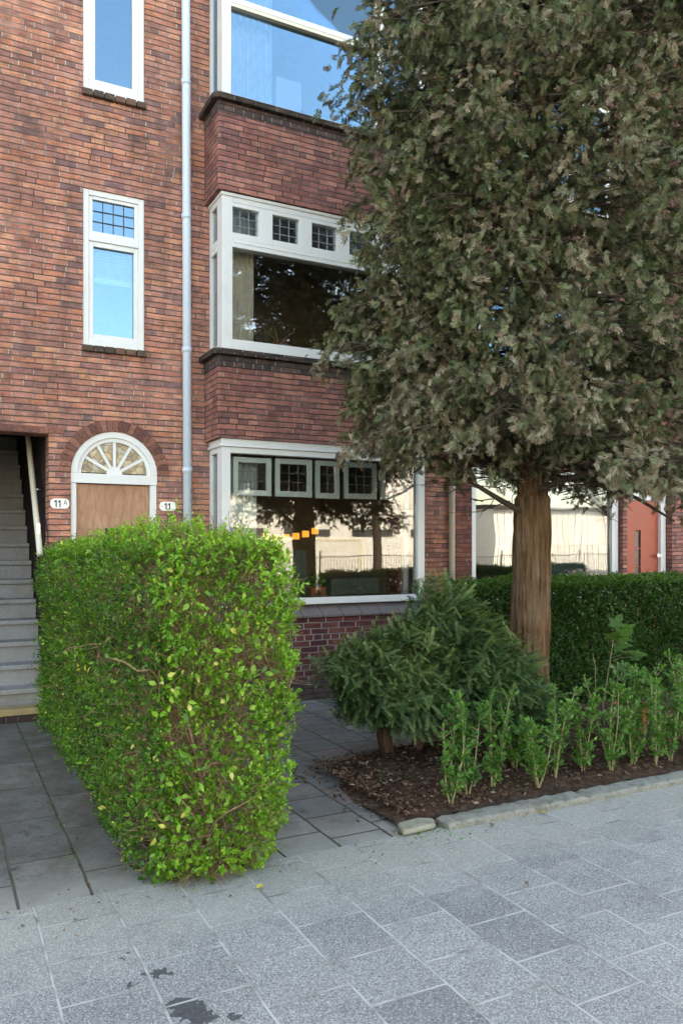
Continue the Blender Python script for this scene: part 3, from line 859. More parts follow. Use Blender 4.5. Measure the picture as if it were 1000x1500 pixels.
# --- second floor window
mb = MB(); z0, z1, zt = 5.690, 7.40, 6.615
mb.box(FX0, FX0+.09, FY, FY+.09, z0, z1); mb.box(FX1-.09, FX1, FY, FY+.09, z0, z1)
mb.box(FX0+.09, FX1-.09, FY, FY+.09, z0, z0+.05); mb.box(FX0+.09, FX1-.09, FY, FY+.09, z1-.06, z1)
mb.box(FX0+.09, 4.0, FY-.006, FY+.088, zt-.02, zt+.035); mb.box(4.10, FX1-.09, FY-.006, FY+.088, zt-.02, zt+.035)
mb.box(4.0, 4.10, FY-.002, FY+.086, z0+.05, z1-.06)
side_frame(mb, FX0, z0, z1); side_frame(mb, FX1, z0, z1, mirror=-1)
uw = mb.build('bay_window', m_white, house, bevel=.005)
MB().box(FX0+.0905, 3.9995, FY-.001, FY+.08, zt-.052, zt-.0205).build('transom_trim', m_cream, uw)
for a, b in ((FX0+.0905, 3.9995), (4.1005, FX1-.0905)):
    pane(a, b, z0+.0505, zt-.0525, FY+.045, m_glass_sky, uw); pane(a, b, zt+.0355, z1-.0605, FY+.045, m_glass_sky, uw)
for xx in (FX0+.025, FX1-.03):
    MB().box(xx, xx+.005, FY+.151, W-.061, z0+.061, z1-.051).build('pane', m_glass_sky, uw)

# drainpipe
dp = MB().tube([(2.132,W-.055,.05),(2.115,W-.055,6.0),(2.098,W-.055,HT)], .041, 14).build('drainpipe', m_pipe, house, smooth=True)
for z in (1.05,2.2,3.35,4.62,5.9,7.2):
    x = 2.132-.00335*z
    MB().tube([(x,W-.055,z),(x,W-.055,z+.045)], .046, 14).build('pipe_collar', m_pipe, dp, smooth=True)
MB().box(-6, 5.19, W-.25, W+.1, HT+.002, HT+.2).build('gutter', m_white, house, bevel=.02)

# things in and behind the windows
def curtain(name, x0, x1, y, z0, z1, mat, label, folds=7):
    n = 64; mb = MB()
    X = np.linspace(x0, x1, n); Yv = y+.022*np.sin(np.linspace(0, folds*2*math.pi, n)+.4*np.sin(np.linspace(0, 9, n)))
    for k in range(n-1):
        mb.poly([(X[k],Yv[k],z0),(X[k+1],Yv[k+1],z0),(X[k+1],Yv[k+1],z1),(X[k],Yv[k],z1)])
    o = mb.build(name, mat, smooth=False)
    s = o.modifiers.new('Solid', 'SOLIDIFY'); s.thickness = .004
    return tag(o, label, 'curtain')
curtain('curtain', 2.47, 2.79, 7.26, 1.0, 2.36, m_curtain_m, 'pale mint curtain hanging at the left of the ground floor window')
curtain('curtain', 2.47, 2.76, 7.26, 3.42, 4.70, m_curtain_c, 'cream curtain hanging at the left of the first floor window', 6)
curtain('curtain', 2.47, 2.95, 7.25, 5.75, 7.2, m_curtain_w, 'white net curtain behind the topmost bay window with the paper sheet')
tag(MB().box(2.945,3.215,7.135,7.138,5.745,6.09).build('paper_sheet', m_paper), 'pale lilac paper sheet stuck inside the topmost bay window', 'paper')
tag(MB().box(3.93,3.996,7.100,7.103,5.745,5.86).build('sticker', m_paper), 'small white sticker in the lower corner of the topmost bay window', 'sticker')
def hung_pane(x0, x1, z0, z1, nx, label):
    t = thing('hanging_pane', ((x0+x1)/2, 7.14, z0), label, 'leaded pane', 'mint framed panes hung in the ground floor window')
    mb = MB(); frame_xz(mb, x0, x1, z0, z1, 7.125, 7.16, .048, .048, .055, .05)
    mb.build('frame', m_mint, t, bevel=.004)
    pane(x0+.0485, x1-.0485, z0+.0555, z1-.0505, 7.142, m_glass_mid, t)
    grid_lead(x0+.0485, x1-.0485, z0+.0555, z1-.0505, 7.138, nx, 3, m_leadlight, t, .005)
    for x in (x0+.06, x1-.06): MB().tube([(x,7.142,z1),(x,7.142,2.376)], .0025, 5).build('wire', m_metal, t)
hung_pane(2.505,2.893,1.985,2.352,3,'mint framed leaded pane in front of the mint curtain')
hung_pane(2.935,3.328,1.985,2.358,3,'mint framed leaded pane second from the curtain, above the orange lanterns')
hung_pane(3.368,3.635,1.980,2.360,2,'narrowest mint framed leaded pane in the middle of the row')
hung_pane(3.690,4.068,1.985,2.360,3,'wide mint framed leaded pane just right of the narrow one')
hung_pane(4.122,4.42,1.985,2.362,2,'mint framed leaded pane at the right end of the row')
sg = thing('string_lights', (3.2,7.3,1.6), 'string of glowing orange square lanterns behind the ground floor window', 'string lights')
xs = np.linspace(2.86, 3.50, 7); zs = 1.60+.10*((xs-2.86)/.64)**1.4-.03*np.sin((xs-2.86)/.64*math.pi)
MB().tube([(x,7.3,z+.03) for x, z in zip(xs, zs)], .004, 5).build('cord', m_dark, sg)
for x, z in zip(xs[:-1]+.05, zs[:-1]+.008):
    o = MB().box(x-.03,x+.03,7.28,7.33,z-.048,z+.018).build('lantern', m_lantern, sg, bevel=.006)
    MB().box(x-.034,x+.034,7.277,7.334,z+.0185,z+.026).build('lid', m_dark, o)
tag(MB().box(2.98,3.30,7.20,7.24,1.02,1.46).build('dark_board', m_planter, bevel=.004), 'upright dark grey green board inside the ground floor window beside the hedge', 'board')
tag(MB().box(3.56,4.12,7.17,7.29,1.0,1.17).build('window_box', m_planter, bevel=.006), 'long low grey green planter box on the ground floor window ledge', 'planter')

# house number plates
def digit_one(mb, x, z, h, y0, y1):
    w = h*.17
    mb.prism_y([(x-w/2,z-h/2),(x+w/2,z-h/2),(x+w/2,z+h/2),(x-w*.25,z+h/2),(x-h*.30,z+h*.27),(x-h*.30,z+h*.12),(x-w/2,z+h*.24)], y0, y1)
def letter_a(mb, x, z, h, y0, y1):
    w = h*.13
    mb.prism_y([(x-h*.36,z-h/2),(x-h*.36+w,z-h/2),(x+w*.25,z+h/2),(x-w*.5,z+h/2)], y0, y1)
    mb.prism_y([(x+h*.36-w,z-h/2),(x+h*.36,z-h/2),(x+w*.5,z+h/2),(x+w*.26,z+h/2)], y0, y1)
    mb.prism_y([(x-h*.2,z-h*.2),(x+h*.2,z-h*.2),(x+h*.17,z-h*.08),(x-h*.17,z-h*.08)], y0-.0006, y1)
def plate(cx, cz, w, h, big, small, label):
    t = thing('house_number_plate', (cx, W-.01, cz), label, 'number plate')
    pts = []
    for i in range(40):
        a = 2*math.pi*i/40
        ca, sa = math.cos(a), math.sin(a)
        x = w/2*np.sign(ca)*abs(ca)**.42; z = h/2*np.sign(sa)*abs(sa)**.5
        if abs(ca) > .93: x *= 1.07
        pts.append((cx+x, cz+z))
    MB().prism_y(pts, W-.014, W-.002).build('plate', m_enamel, t, bevel=.004)
    for s in (-.5, .5):
        mb = MB(); digit_one(mb, cx-(.016 if small else 0)+s*.033, cz, h*.70, W-.0165, W-.0138); mb.build('digit', m_black, t)
    if small: mb = MB(); letter_a(mb, cx+.046, cz+.012, h*.50, W-.0165, W-.0138); mb.build('letter', m_black, t)
    for s in (-1, 1): MB().tube([(cx+s*w*.42,W-.0175,cz),(cx+s*w*.42,W-.0135,cz)], .0045, 8).build('screw', m_metal, t)
plate(.978, 1.880, .150, .092, '11', 'A', 'white enamel number plate reading 11A between the porch and the door')
plate(1.950, 1.878, .145, .090, '11', None, 'white enamel number plate reading 11 beside the drainpipe')

# neighbour
nb = thing('terraced_house', (9, W, 0), 'neighbouring brick house with red front door seen behind the conifer trunk', 'house')
mb = MB()
ops = [(5.50,7.84,.85,2.42),(7.93,8.68,-.1,2.22),(5.60,7.7,3.3,4.75),(5.60,7.7,5.65,7.1)]
wall_face(mb, 5.195, 18, -.1, HT, W, W+.24, ops)
shell(mb, 5.195, 18, HT, W, W+9)
mb.build('wall', m_pier, nb)
mb = MB()
for z0, z1 in ((.2,2.72),(2.95,5.15),(5.3,7.7)):
    room(mb, 5.3, 9.5, W+.243, W+3.5, z0, z1)
mb.build('interior', m_room, nb)
mb = MB(); y0 = W+.02
frame_xz(mb, 5.502, 7.838, .852, 2.418, y0, y0+.09, .07, .11, .07, .06)
mb.box(6.555, 6.615, y0, y0+.09, .922, 2.358)
nw = mb.build('window', m_white, nb, bevel=.005)
pane(5.5725, 6.5545, .9225, 2.3575, y0+.04, m_glass, nw); pane(6.6155, 7.7275, .9225, 2.3575, y0+.04, m_glass_low, nw)
MB().box(6.63, 7.72, y0+.050, y0+.054, .925, 1.52).build('hedge_reflection', m_hedge_refl, nw)  # grey-green sheet added to stand for a hedge mirrored in the glass
MB().box(5.49, 7.85, W-.05, W+.015, .79, .848).build('sill', m_sillbrick, nw, bevel=.006)
bl = MB(); 
for k in range(4): bl.box(6.63+k*.273, 6.63+k*.273+.270, 7.60+.004*(k % 2), 7.606+.004*(k % 2), .95, 2.35)
tag(bl.build('window_blind', m_blind), 'cream vertical blind panels behind the neighbouring window right of the trunk', 'blind')
for z0, z1 in ((3.3,4.75),(5.65,7.1)):
    mb = MB(); frame_xz(mb, 5.602, 7.698, z0+.002, z1-.002, y0, y0+.09, .09, .09, .08, .07)
    mb.box(6.2, 6.27, y0, y0+.09, z0+.082, z1-.072); mb.box(7.0, 7.07, y0, y0+.09, z0+.082, z1-.072)
    f = mb.build('window', m_white, nb, bevel=.005)
    for a, b in ((5.6925,6.1995),(6.2705,6.9995),(7.0705,7.6075)): pane(a, b, z0+.0825, z1-.0725, y0+.04, m_glass_sky, f)
    MB().box(5.58, 7.72, W-.05, W+.015, z0-.06, z0-.002).build('sill', m_sillbrick, f, bevel=.006)
mb = MB(); mb.box(7.932, 7.985, y0, y0+.09, .05, 2.215); mb.box(8.585, 8.678, y0-.03, y0+.09, .05, 2.215); mb.box(7.9855, 8.5845, y0, y0+.09, 2.105, 2.215)
mb.build('door_frame', m_white, nb, bevel=.005)
rd = MB()
dx = [7.987,8.165,8.265,8.583]
rd.box(dx[0],dx[1],y0+.02,y0+.07,.06,2.10); rd.box(dx[2],dx[3],y0+.02,y0+.07,.06,2.10)
rd.box(dx[1],dx[2],y0+.02,y0+.07,1.71,2.10); rd.box(dx[1],dx[2],y0+.02,y0+.07,.06,.75)
d = rd.build('front_door', m_red_door, nb)
for k in range(4): MB().box(8.168,8.262,y0+.04,y0+.046,.755+k*.24,.755+k*.24+.225).build('door_light', m_dwin, d)
for k in range(1,4): MB().box(8.1655,8.2645,y0+.022,y0+.06,.755+k*.24-.013,.755+k*.24-.002).build('glazing_bar', m_red_door, d)
mb = MB(); mb.tube([(8.525,y0+.02,1.375),(8.525,y0-.015,1.375),(8.525,y0-.045,1.375)], [.014,.012,.03], 12); mb.box(8.50,8.59,y0-.05,y0-.03,1.362,1.388)
mb.build('handle', m_metal, d, bevel=.004)
MB().box(8.69,9.25,W-.10,W-.002,-.05,2.3).build('brick_pier', m_bay, nb)
MB().box(7.85,7.925,W-.045,W-.002,-.05,2.4).build('brick_pier', m_bay, nb)
dp2 = MB().tube([(5.185,W-.05,.05),(5.185,W-.05,HT)], .034, 12).build('drainpipe', m_pipe_cream, nb, smooth=True)
for z in (.9, 2.15, 4.2): MB().tube([(5.185,W-.05,z),(5.185,W-.05,z+.05)], .039, 12).build('pipe_collar', m_pipe_cream, dp2, smooth=True)
MB().box(5.195, 18, W-.25, W+.1, HT+.002, HT+.2).build('gutter', m_white, nb, bevel=.02)

# ------------------------------------------------------------------ across the street (seen mirrored in the glass)
ob = thing('warehouse', (10, -24, 0), 'long cream two storey building with dark strip windows mirrored in the ground floor bay glass', 'building')
MB().box(-14, 27, -36, -24, -.02, 7.6).build('wall', m_render, ob)
MB().box(-14.2, 27.2, -36.2, -23.8, 7.601, 7.9).build('roof', m_roof, ob)
MB().box(-14, 27, -23.998, -23.90, 3.30, 3.45).build('cornice', m_render_w, ob)
for x in np.arange(-11, 25, 3.9):
    MB().box(x, x+2.6, -23.998, -23.93, 2.05, 2.45).build('strip_window', m_dwin, ob)
    fr = MB(); frame_xz(fr, x+.6, x+1.8, 4.2, 6.0, -23.93, -23.998, .09, .09, .09, .09); fr = fr.build('window', m_render_w, ob)
    MB().box(x+.7, x+1.7, -23.97, -23.95, 4.3, 5.9).build('pane', m_bwin, fr)
for x in (4., 10.5, 17.7):
    fr = MB(); fr.box(x-.15, x, -23.9, -23.998, -.02, 1.8); fr.box(x+3, x+3.15, -23.9, -23.998, -.02, 1.8); fr.box(x-.15, x+3.15, -23.9, -23.998, 1.801, 1.92)
    fr = fr.build('garage_frame', m_cream, ob)
    MB().box(x+.001, x+2.999, -23.93, -23.998, -.02, 1.8).build('garage_door', m_garage, fr)
sh = thing('shed', (41, -22, 0), 'pale corrugated shed mirrored in the window left of the conifer trunk', 'shed')
mb = MB()
for k in range(96): mb.box(29+k*.25, 29+k*.25+.235, -22+.03*(k % 2), -30, -.02, 3.7)
mb.build('wall', m_render_w, sh); MB().box(28.8, 53.2, -30.2, -21.7, 3.71, 3.9).build('roof', m_roof, sh)
fe = thing('railing_fence', (19, -15, 0), 'thin dark railing fence mirrored in the ground floor bay glass', 'fence')
mb = MB()
for x in np.arange(4, 34, .14): mb.box(x, x+.014, -15.007, -14.993, .08, 1.12)
mb.box(4, 34, -15.02, -15.008, .1, .13); mb.box(4, 34, -15.02, -15.008, 1.04, 1.07)
tag(mb.build('bars', m_fence, fe))
for x in np.arange(4, 34.1, 2.5): MB().box(x-.03, x+.03, -15.06, -15.021, -.02, 1.3).build('post', m_fence, fe)

def bare_tree(base, h, r, label, seed):
    t = thing('bare_tree', base, label, 'tree'); rg = np.random.default_rng(seed)
    trunk = MB(); br = MB()
    n = 10; pts = [np.array(base)+np.array([.15*math.sin(k*.5), .1*math.cos(k*.7), h*.6*k/n]) for k in range(n+1)]
    trunk.tube(pts, np.linspace(r, r*.55, n+1), 10).build('trunk', m_branch, t, smooth=True)
    def grow(p, d, L, rad, lev):
        q = [p]; 
        for k in range(4):
            d = d+rg.normal(0, .13, 3)+np.array([0,0,.06]); d /= np.linalg.norm(d); q.append(q[-1]+d*L/4)
        br.tube(q, np.linspace(rad, rad*.55, 5), 5, False)
        if lev > 0:
            for k in range(5 if lev > 1 else 6):
                dd = d+rg.normal(0, .55, 3); dd /= np.linalg.norm(dd)
                grow(q[1+k % 4], dd, L*.62, rad*.5, lev-1)
    for k in range(9):
        a = k*2.4; e = rg.uniform(.2, 1.1)
        grow(pts[5+k % 6], np.array([math.cos(a)*math.cos(e), math.sin(a)*math.cos(e), math.sin(e)]), h*.32, r*.4, 3)
    br.build('branches', m_branch, t)
bare_tree((13.6,-9.9,0), 8.5, .17, 'bare street tree with thin trunk mirrored in the right of the ground floor bay glass', 4)
bare_tree((27.,-11.,0), 7.5, .15, 'bare street tree mirrored in the neighbouring window left of the conifer trunk', 9)

# ------------------------------------------------------------------ plants
def leaf_t(w=.42, fold=.10, curl=.10, lod=0):
    if lod:
        v = [(0,0,0),(-w/2,.45,fold),(0,.5,0),(w/2,.45,fold),(0,1,-curl)]
        return np.array(v), [0,2,1, 0,3,2, 1,2,4, 2,3,4], [3,3,3,3]
    v = [(0,0,0),(-w*.40,.26,fold*.8),(0,.28,.02),(w*.40,.26,fold*.8),(-w*.46,.60,fold*.7-curl*.3),(0,.62,-curl*.3),(w*.46,.60,fold*.7-curl*.3),(0,1,-curl)]
    return np.array(v), [0,2,1, 0,3,2, 1,2,5,4, 2,3,6,5, 4,5,7, 5,6,7], [3,3,4,4,3,3]
def twig_t(bend, seed, r=.012, seg=4):
    rg = np.random.default_rng(seed); pts = []; p = np.zeros(3); d = np.array([0,1.,0])
    for k in range(seg+1):
        pts.append(p.copy()); d = d+rg.normal(0, bend, 3); d /= np.linalg.norm(d); p = p+d/seg
    mb = MB().tube(pts, np.linspace(r, r*.45, seg+1), 3, False)
    lo = [i for f in mb.f for i in f]
    return np.array(mb.v), lo, [4]*len(mb.f)
LEAF = [leaf_t(.56,.10,.12), leaf_t(.52,.06,.24), leaf_t(.60,.14,.05)]
LEAF2 = [leaf_t(.58,.09,.14,1), leaf_t(.52,.06,.2,1)]
TWIG = [twig_t(.22, s) for s in range(8)]

def rbox(n, lo, hi, r, faces):
    """points on a rounded box; faces: weights for -x +x -y +y top"""
    lo, hi = np.array(lo, float), np.array(hi, float); s = hi-lo
    area = np.array([s[1]*s[2], s[1]*s[2], s[0]*s[2], s[0]*s[2], s[0]*s[1]])*np.array(faces)
    f = rng.choice(5, n, p=area/area.sum())
    p = lo+rng.random((n, 3))*s
    p[f == 0, 0] = lo[0]; p[f == 1, 0] = hi[0]; p[f == 2, 1] = lo[1]; p[f == 3, 1] = hi[1]; p[f == 4, 2] = hi[2]
    il, ih = lo+r, hi-r; il[2] = lo[2]
    q = np.clip(p, il, ih); nn = norm(p-q+1e-6)
    return q+r*nn, nn

def shoot_leaves(tip, d, L, nl, size, templ_lod, tint0, yellow=.02):
    """opposite leaf pairs along each shoot; returns arrays for scatter"""
    n = len(tip)
    a = norm(np.cross(d, rnd(n)))
    P = []; DD = []; UU = []; SS = []; TT = []
    for k in range(nl):
        t = (k+.6)/nl
        ang = k*1.57+rng.uniform(-.4, .4, n)
        b = np.cross(d, a)
        side = a*np.cos(ang)[:, None]+b*np.sin(ang)[:, None]
        for sgn in (-1, 1):
            keep = rng.random(n) < .93
            op = (1.05-.75*t)
            dd = norm(d*(.45+.6*t)+side*sgn*op+rnd(n, .18))
            P.append((tip+d*(L*(t-1))[:, None])[keep]); DD.append(dd[keep]); UU.append((d*1.0+np.array([0,0,.5])-side*sgn*.3+rnd(n, .22))[keep])
            sz = size*(1.0-.35*t*t)*rng.uniform(.7, 1.25, n)
            SS.append(sz[keep])
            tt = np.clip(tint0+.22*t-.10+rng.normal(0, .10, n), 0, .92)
            tt = np.where(rng.random(n) < yellow, rng.uniform(.955, 1., n), tt)
            TT.append(tt[keep])
    return np.concatenate(P), np.concatenate(DD), np.concatenate(UU), np.concatenate(SS), np.concatenate(TT)

# --- bright privet hedge in the foreground
hedge = thing('privet_hedge', (1.12,5.3,0), 'bright green privet hedge with tan twigs in front of the plywood door', 'hedge')
lo, hi = (.74,3.27,.02), (1.52,7.28,1.585)
def taper(p):
    z = p[:, 2]
    k = np.where(p[:, 0] > 1.13, .80, .90)+np.where(p[:, 0] > 1.13, .20, .10)*np.clip(z/.75, 0, 1)**.8
    p = p.copy()
    p[:, 0] = 1.13+(p[:, 0]-1.13)*k
    fy = np.clip((4.2-p[:, 1])/1., 0, 1)
    p[:, 1] += fy*(1-np.clip(z/.5, 0, 1))*.14
    p[:, 0] += .05*np.clip((p[:, 1]-4.)/3, 0, 1)*np.clip((1.13-p[:, 0])/.3, -.6, 1)*0
    return p
ns = 14500
p, n_ = rbox(ns, lo, hi, .22, (1.0,.75,1.9,.4,1.1))
gap = (fbm(p, 8., 21) < -.34) & (rng.random(ns) < .8) & (n_[:, 2] < .6)
p = p[~gap]; n_ = n_[~gap]; ns = len(p)
lump = fbm(p, 4.2, 2)
p[:, 2] -= .045*np.clip((p[:, 1]-3.9)/1.5, 0, 1)*(p[:, 2] > 1.2)
p = taper(p+n_*(.058*lump+.038*fbm(p, 11., 5)+rng.normal(0,.026,ns)-.035)[:, None])
far = p[:, 1] > 5.0
d = norm(n_*.55+np.array([0,0,.62])+rnd(ns, .42)); d[:, 2] = np.where(p[:, 2] < .3, np.abs(d[:, 2])*.5, d[:, 2]); d = norm(d)
L = rng.uniform(.032, .075, ns)
long = rng.random(ns) < .06
L[long] *= 1.6; tipp = p+d*np.where(long, .06, .0)[:, None]
tint0 = np.clip(.50+.10*lump+.20*fbm(p, 9., 3)+.18*(n_[:, 2] > .6)+.10*(n_[:, 1] < -.5)-.24*(n_[:, 0] < -.6)+rng.normal(0,.07,ns), .05, .85)  # skylight on the front put into the tint; top lighter, left side darker
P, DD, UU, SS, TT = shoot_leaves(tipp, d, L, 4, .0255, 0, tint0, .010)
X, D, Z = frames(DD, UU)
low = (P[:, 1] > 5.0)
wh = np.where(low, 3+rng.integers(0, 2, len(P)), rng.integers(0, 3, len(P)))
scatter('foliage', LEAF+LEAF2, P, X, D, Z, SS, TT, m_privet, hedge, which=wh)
# twigs: from inside out to the shoots, plus upright stems
k = rng.random(ns) < np.where(p[:, 1] < 4.2, .95, .3)
q = tipp[k]; axis = np.stack([1.13+rng.normal(0,.12,k.sum()), np.clip(q[:, 1]+rng.normal(0,.12,k.sum()), 3.45, 7.2), np.clip(q[:, 2]-rng.uniform(.05,.35,k.sum()), .05, 1.5)], 1)
st_ = q+norm(axis-q)*rng.uniform(.09,.27,k.sum())[:, None]
q = q+n_[k]*(rng.uniform(-.01,.05,k.sum())*(rng.random(k.sum()) < .5))[:, None]
dv = q-st_; Lk = np.linalg.norm(dv, axis=1)
X, D, Z = frames(dv, rnd(len(dv)))
scatter('twigs', [twig_t(.34, 20+s, .0085) for s in range(8)], st_, X, D, Z, Lk*1.02, rng.random(len(Lk)), m_twig, hedge)
ms = MB()
for k in range(46):
    y = 3.45+3.75*(k/46)**1.35; x = 1.12+rng.uniform(-.17,.17)
    pts = [np.array([x,y,-.02])]; dd = np.array([rng.normal(0,.12),rng.normal(-.1,.16),1.])
    for j in range(6): dd = dd+rng.normal(0,.16,3); dd[2] = 1; pts.append(pts[-1]+dd*.235)
    pts = np.array(pts); pts[:, 0] = np.clip(pts[:, 0], .86, 1.40); pts[:, 1] = np.clip(pts[:, 1], 3.40, 7.2)
    ms.tube(pts, np.linspace(rng.uniform(.009,.016), .004, 7), 6, False)
    for b in range(5):
        j = rng.integers(1, 5); q = [pts[j]]; e = rng.normal(0,1,3); e[2] = abs(e[2])+.3; e /= np.linalg.norm(e)
        for jj in range(4): e = e+rng.normal(0,.25,3); e /= np.linalg.norm(e); q.append(q[-1]+e*.075)
        ms.tube(q, np.linspace(.006,.0025,5), 4, False)
ms.build('stems', m_twig, hedge, smooth=True)
# older single leaves, some turned yellow
no = 1500
pj, nj = rbox(no, (.76,3.27,.05), (1.50,7.2,1.55), .19, (1.0,.6,2.6,.4,.6)); pj = taper(pj)-nj*.015
X, D, Z = frames(nj*.3+rnd(no, .6)+np.array([0,0,-.2]), nj+np.array([0,0,.5])+rnd(no, .35))
scatter('old_leaves', LEAF, pj, X, D, Z, rng.uniform(.030,.046,no), np.where(rng.random(no) < .075, rng.uniform(.955,1.,no), rng.uniform(.2,.9,no)), m_privet, hedge)
# inner leaves, in a darker tint than the outer ones
ni = 9000
P = np.stack([rng.uniform(.86,1.40,ni), rng.uniform(3.45,7.2,ni), rng.uniform(.1,1.45,ni)], 1)
X, D, Z = frames(rnd(ni)+np.array([0,0,.3]), rnd(ni)+np.array([0,0,.8]))
scatter('inner_leaves', LEAF2, P, X, D, Z, rng.uniform(.02,.035,ni), rng.uniform(.05,.4,ni), m_privet, hedge)

# --- dark hedge in front of the neighbour
dh = thing('dark_hedge', (7.5,5.75,0), 'long dark green clipped hedge behind the conifer trunk', 'hedge')
lo, hi = (4.12,5.45,.05), (8.8,6.05,1.20)
ns = 19000
p, n_ = rbox(ns, lo, hi, .10, (1,.2,1.5,.25,1.2))
lump = fbm(p, 3.6, 6)
p = p+n_*(.05*lump+rng.normal(0,.02,ns)-.02)[:, None]
d = norm(n_*.6+np.array([0,0,.5])+rnd(ns,.45))
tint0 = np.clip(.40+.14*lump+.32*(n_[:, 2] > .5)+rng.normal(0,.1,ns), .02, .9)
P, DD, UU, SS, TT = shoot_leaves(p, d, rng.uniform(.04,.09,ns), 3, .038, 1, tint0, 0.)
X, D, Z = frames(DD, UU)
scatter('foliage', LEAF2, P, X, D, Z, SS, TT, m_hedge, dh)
ni = 15000
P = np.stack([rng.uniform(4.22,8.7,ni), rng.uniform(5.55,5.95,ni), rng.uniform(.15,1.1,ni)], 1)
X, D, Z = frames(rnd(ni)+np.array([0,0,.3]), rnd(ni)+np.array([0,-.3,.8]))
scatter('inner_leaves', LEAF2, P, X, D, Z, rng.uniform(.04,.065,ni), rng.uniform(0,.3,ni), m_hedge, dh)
ms = MB()
for k in range(70):
    x = 4.22+k*.064; pts = [np.array([x+rng.normal(0,.03), 5.6+rng.uniform(0,.3), -.02])]
    for j in range(4): pts.append(pts[-1]+np.array([rng.normal(0,.04),rng.normal(0,.03),.26]))
    ms.tube(pts, np.linspace(.011,.004,5), 5, False)
ms.build('stems', m_twig_d, dh, smooth=True)

# --- yew bush
yew = thing('yew_bush', (2.80,4.75,0), 'blue green feathery yew bush leaning over the soil bed beside the path', 'bush')
S_, C_ = math.sin(R(27.16)), math.cos(R(27.16))
def vr(dep, lat, z): return np.array([dep*S_+lat*C_, dep*C_-lat*S_, z])
blobs = [(vr(5.42,.22,.56),(.32,.36,.33),1.0),(vr(5.50,.50,.62),(.34,.36,.36),1.1),(vr(5.60,.70,.96),(.26,.27,.29),1.),(vr(5.62,.86,.74),(.34,.34,.34),1.0),(vr(5.62,1.10,.60),(.30,.30,.26),.8),(vr(5.40,1.24,.44),(.22,.26,.22),.7),(vr(5.46,.44,.86),(.20,.22,.20),.5),(vr(5.28,1.28,.34),(.22,.22,.14),.5),(vr(5.40,-.02,.70),(.16,.2,.15),.5),(vr(5.30,.48,.46),(.30,.30,.22),.8),(vr(5.40,.06,.42),(.20,.22,.20),.5),(vr(5.35,.86,.48),(.26,.26,.18),.6)]
def shoot_t(npair, droop, seed):
    rg = np.random.default_rng(seed); v = []; lo = []; sz = []
    def quad(a, b, w):
        d = b-a; s = np.cross(d, [0,0,1.]); s = s/np.linalg.norm(s)*w/2; i = len(v)
        v.extend([a-s*.7, a+s*.7, (a*.4+b*.6)+s, b, (a*.4+b*.6)-s]); lo.extend([i,i+1,i+2,i+3,i+4]); sz.append(5)
    def ax(t): return np.array([.05*math.sin(t*2+seed), t, -droop*t*t])
    for k in range(npair):
        t = .08+.9*k/npair; Ln = .17*(1-.45*t)*rg.uniform(.85,1.15)
        for s in (-1, 1):
            a = ax(t); quad(a, a+np.array([s*Ln*.85, Ln*.62, -.03+rg.normal(0,.025)]), .036)
    i = len(v)
    for t in (0,.5,1.): a = ax(t); v.extend([a+np.array([-.008,0,.004]), a+np.array([.008,0,.004])])
    lo.extend([i,i+1,i+3,i+2, i+2,i+3,i+5,i+4]); sz.extend([4,4])
    v = np.array(v)
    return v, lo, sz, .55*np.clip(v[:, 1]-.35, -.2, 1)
YS = [shoot_t(15, .12, 1), shoot_t(16, .3, 2), shoot_t(14, .22, 3)]
P = []; Nn = []
for c, r, w in blobs:
    n = int(3000*w*r[0]*r[2]/.16)
    u = norm(rnd(n)); P.append(c+u*np.array(r)*rng.uniform(.5,1.0,n)[:, None]); Nn.append(u)
P = np.concatenate(P); Nn = np.concatenate(Nn)
kp = P[:, 2] > .20+.14*rng.random(len(P)); P = P[kp]; Nn = Nn[kp]
lump = fbm(P, 6., 8)
P += Nn*(.11*lump+.07*fbm(P, 13., 4)+.05*fbm(P, 3.1, 9))[:, None]
kp = fbm(P, 7., 31) < .45; P = P[kp]; Nn = Nn[kp]; lump = lump[kp]
out = P-np.array([*vr(5.55,.6,0)[:2], .35]); out = norm(out)
d = norm(Nn*.5+out*.25+np.array([.25,-.20,-.12])+rnd(len(P),.42)+rnd(1,.0))
X, D, Z = frames(d, np.array([0,0,1.])+Nn*.5+rnd(len(P),.22))
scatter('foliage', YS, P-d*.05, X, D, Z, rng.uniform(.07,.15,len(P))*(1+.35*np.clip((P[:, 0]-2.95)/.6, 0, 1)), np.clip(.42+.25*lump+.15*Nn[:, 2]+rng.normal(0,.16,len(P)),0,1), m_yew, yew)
ms = MB()
for tgt, r0 in ((blobs[0][0],.055),(blobs[1][0],.045),(blobs[2][0],.04),(blobs[3][0],.035),(blobs[4][0],.03),(blobs[5][0],.022),(blobs[6][0],.03),(blobs[10][0],.02),(blobs[11][0],.02)):
    b = np.array([2.80+rng.normal(0,.015),4.76+rng.normal(0,.015),.05]); m1 = b+np.array([rng.normal(0,.03),0,.14]); m2 = (m1+tgt)/2+np.array([0,0,-.03])+rng.normal(0,.03,3)
    ms.tube([b,m1,m2,tgt], [r0*.7,r0*.7,r0*.5,r0*.25], 8, False)
ms.tube([(3.0,4.72,-.03),(3.02,4.70,.12),(3.15,4.66,.26),(3.4,4.6,.40)], [.05,.042,.034,.018], 8, False)
ms.tube([(2.80,4.74,-.04),(2.78,4.73,.10),(2.76,4.72,.24)], [.060,.046,.038], 12, False)
for k in range(40):
    c = blobs[rng.integers(0, 5)][0]; e = norm(rnd(1))[0]; e[2] *= .5
    ms.tube([c+rng.normal(0,.08,3), c+e*.15, c+e*.32+np.array([0,0,-.02])], [.009,.006,.003], 4, False)
ms.build('trunk', m_yewbark, yew, smooth=True)

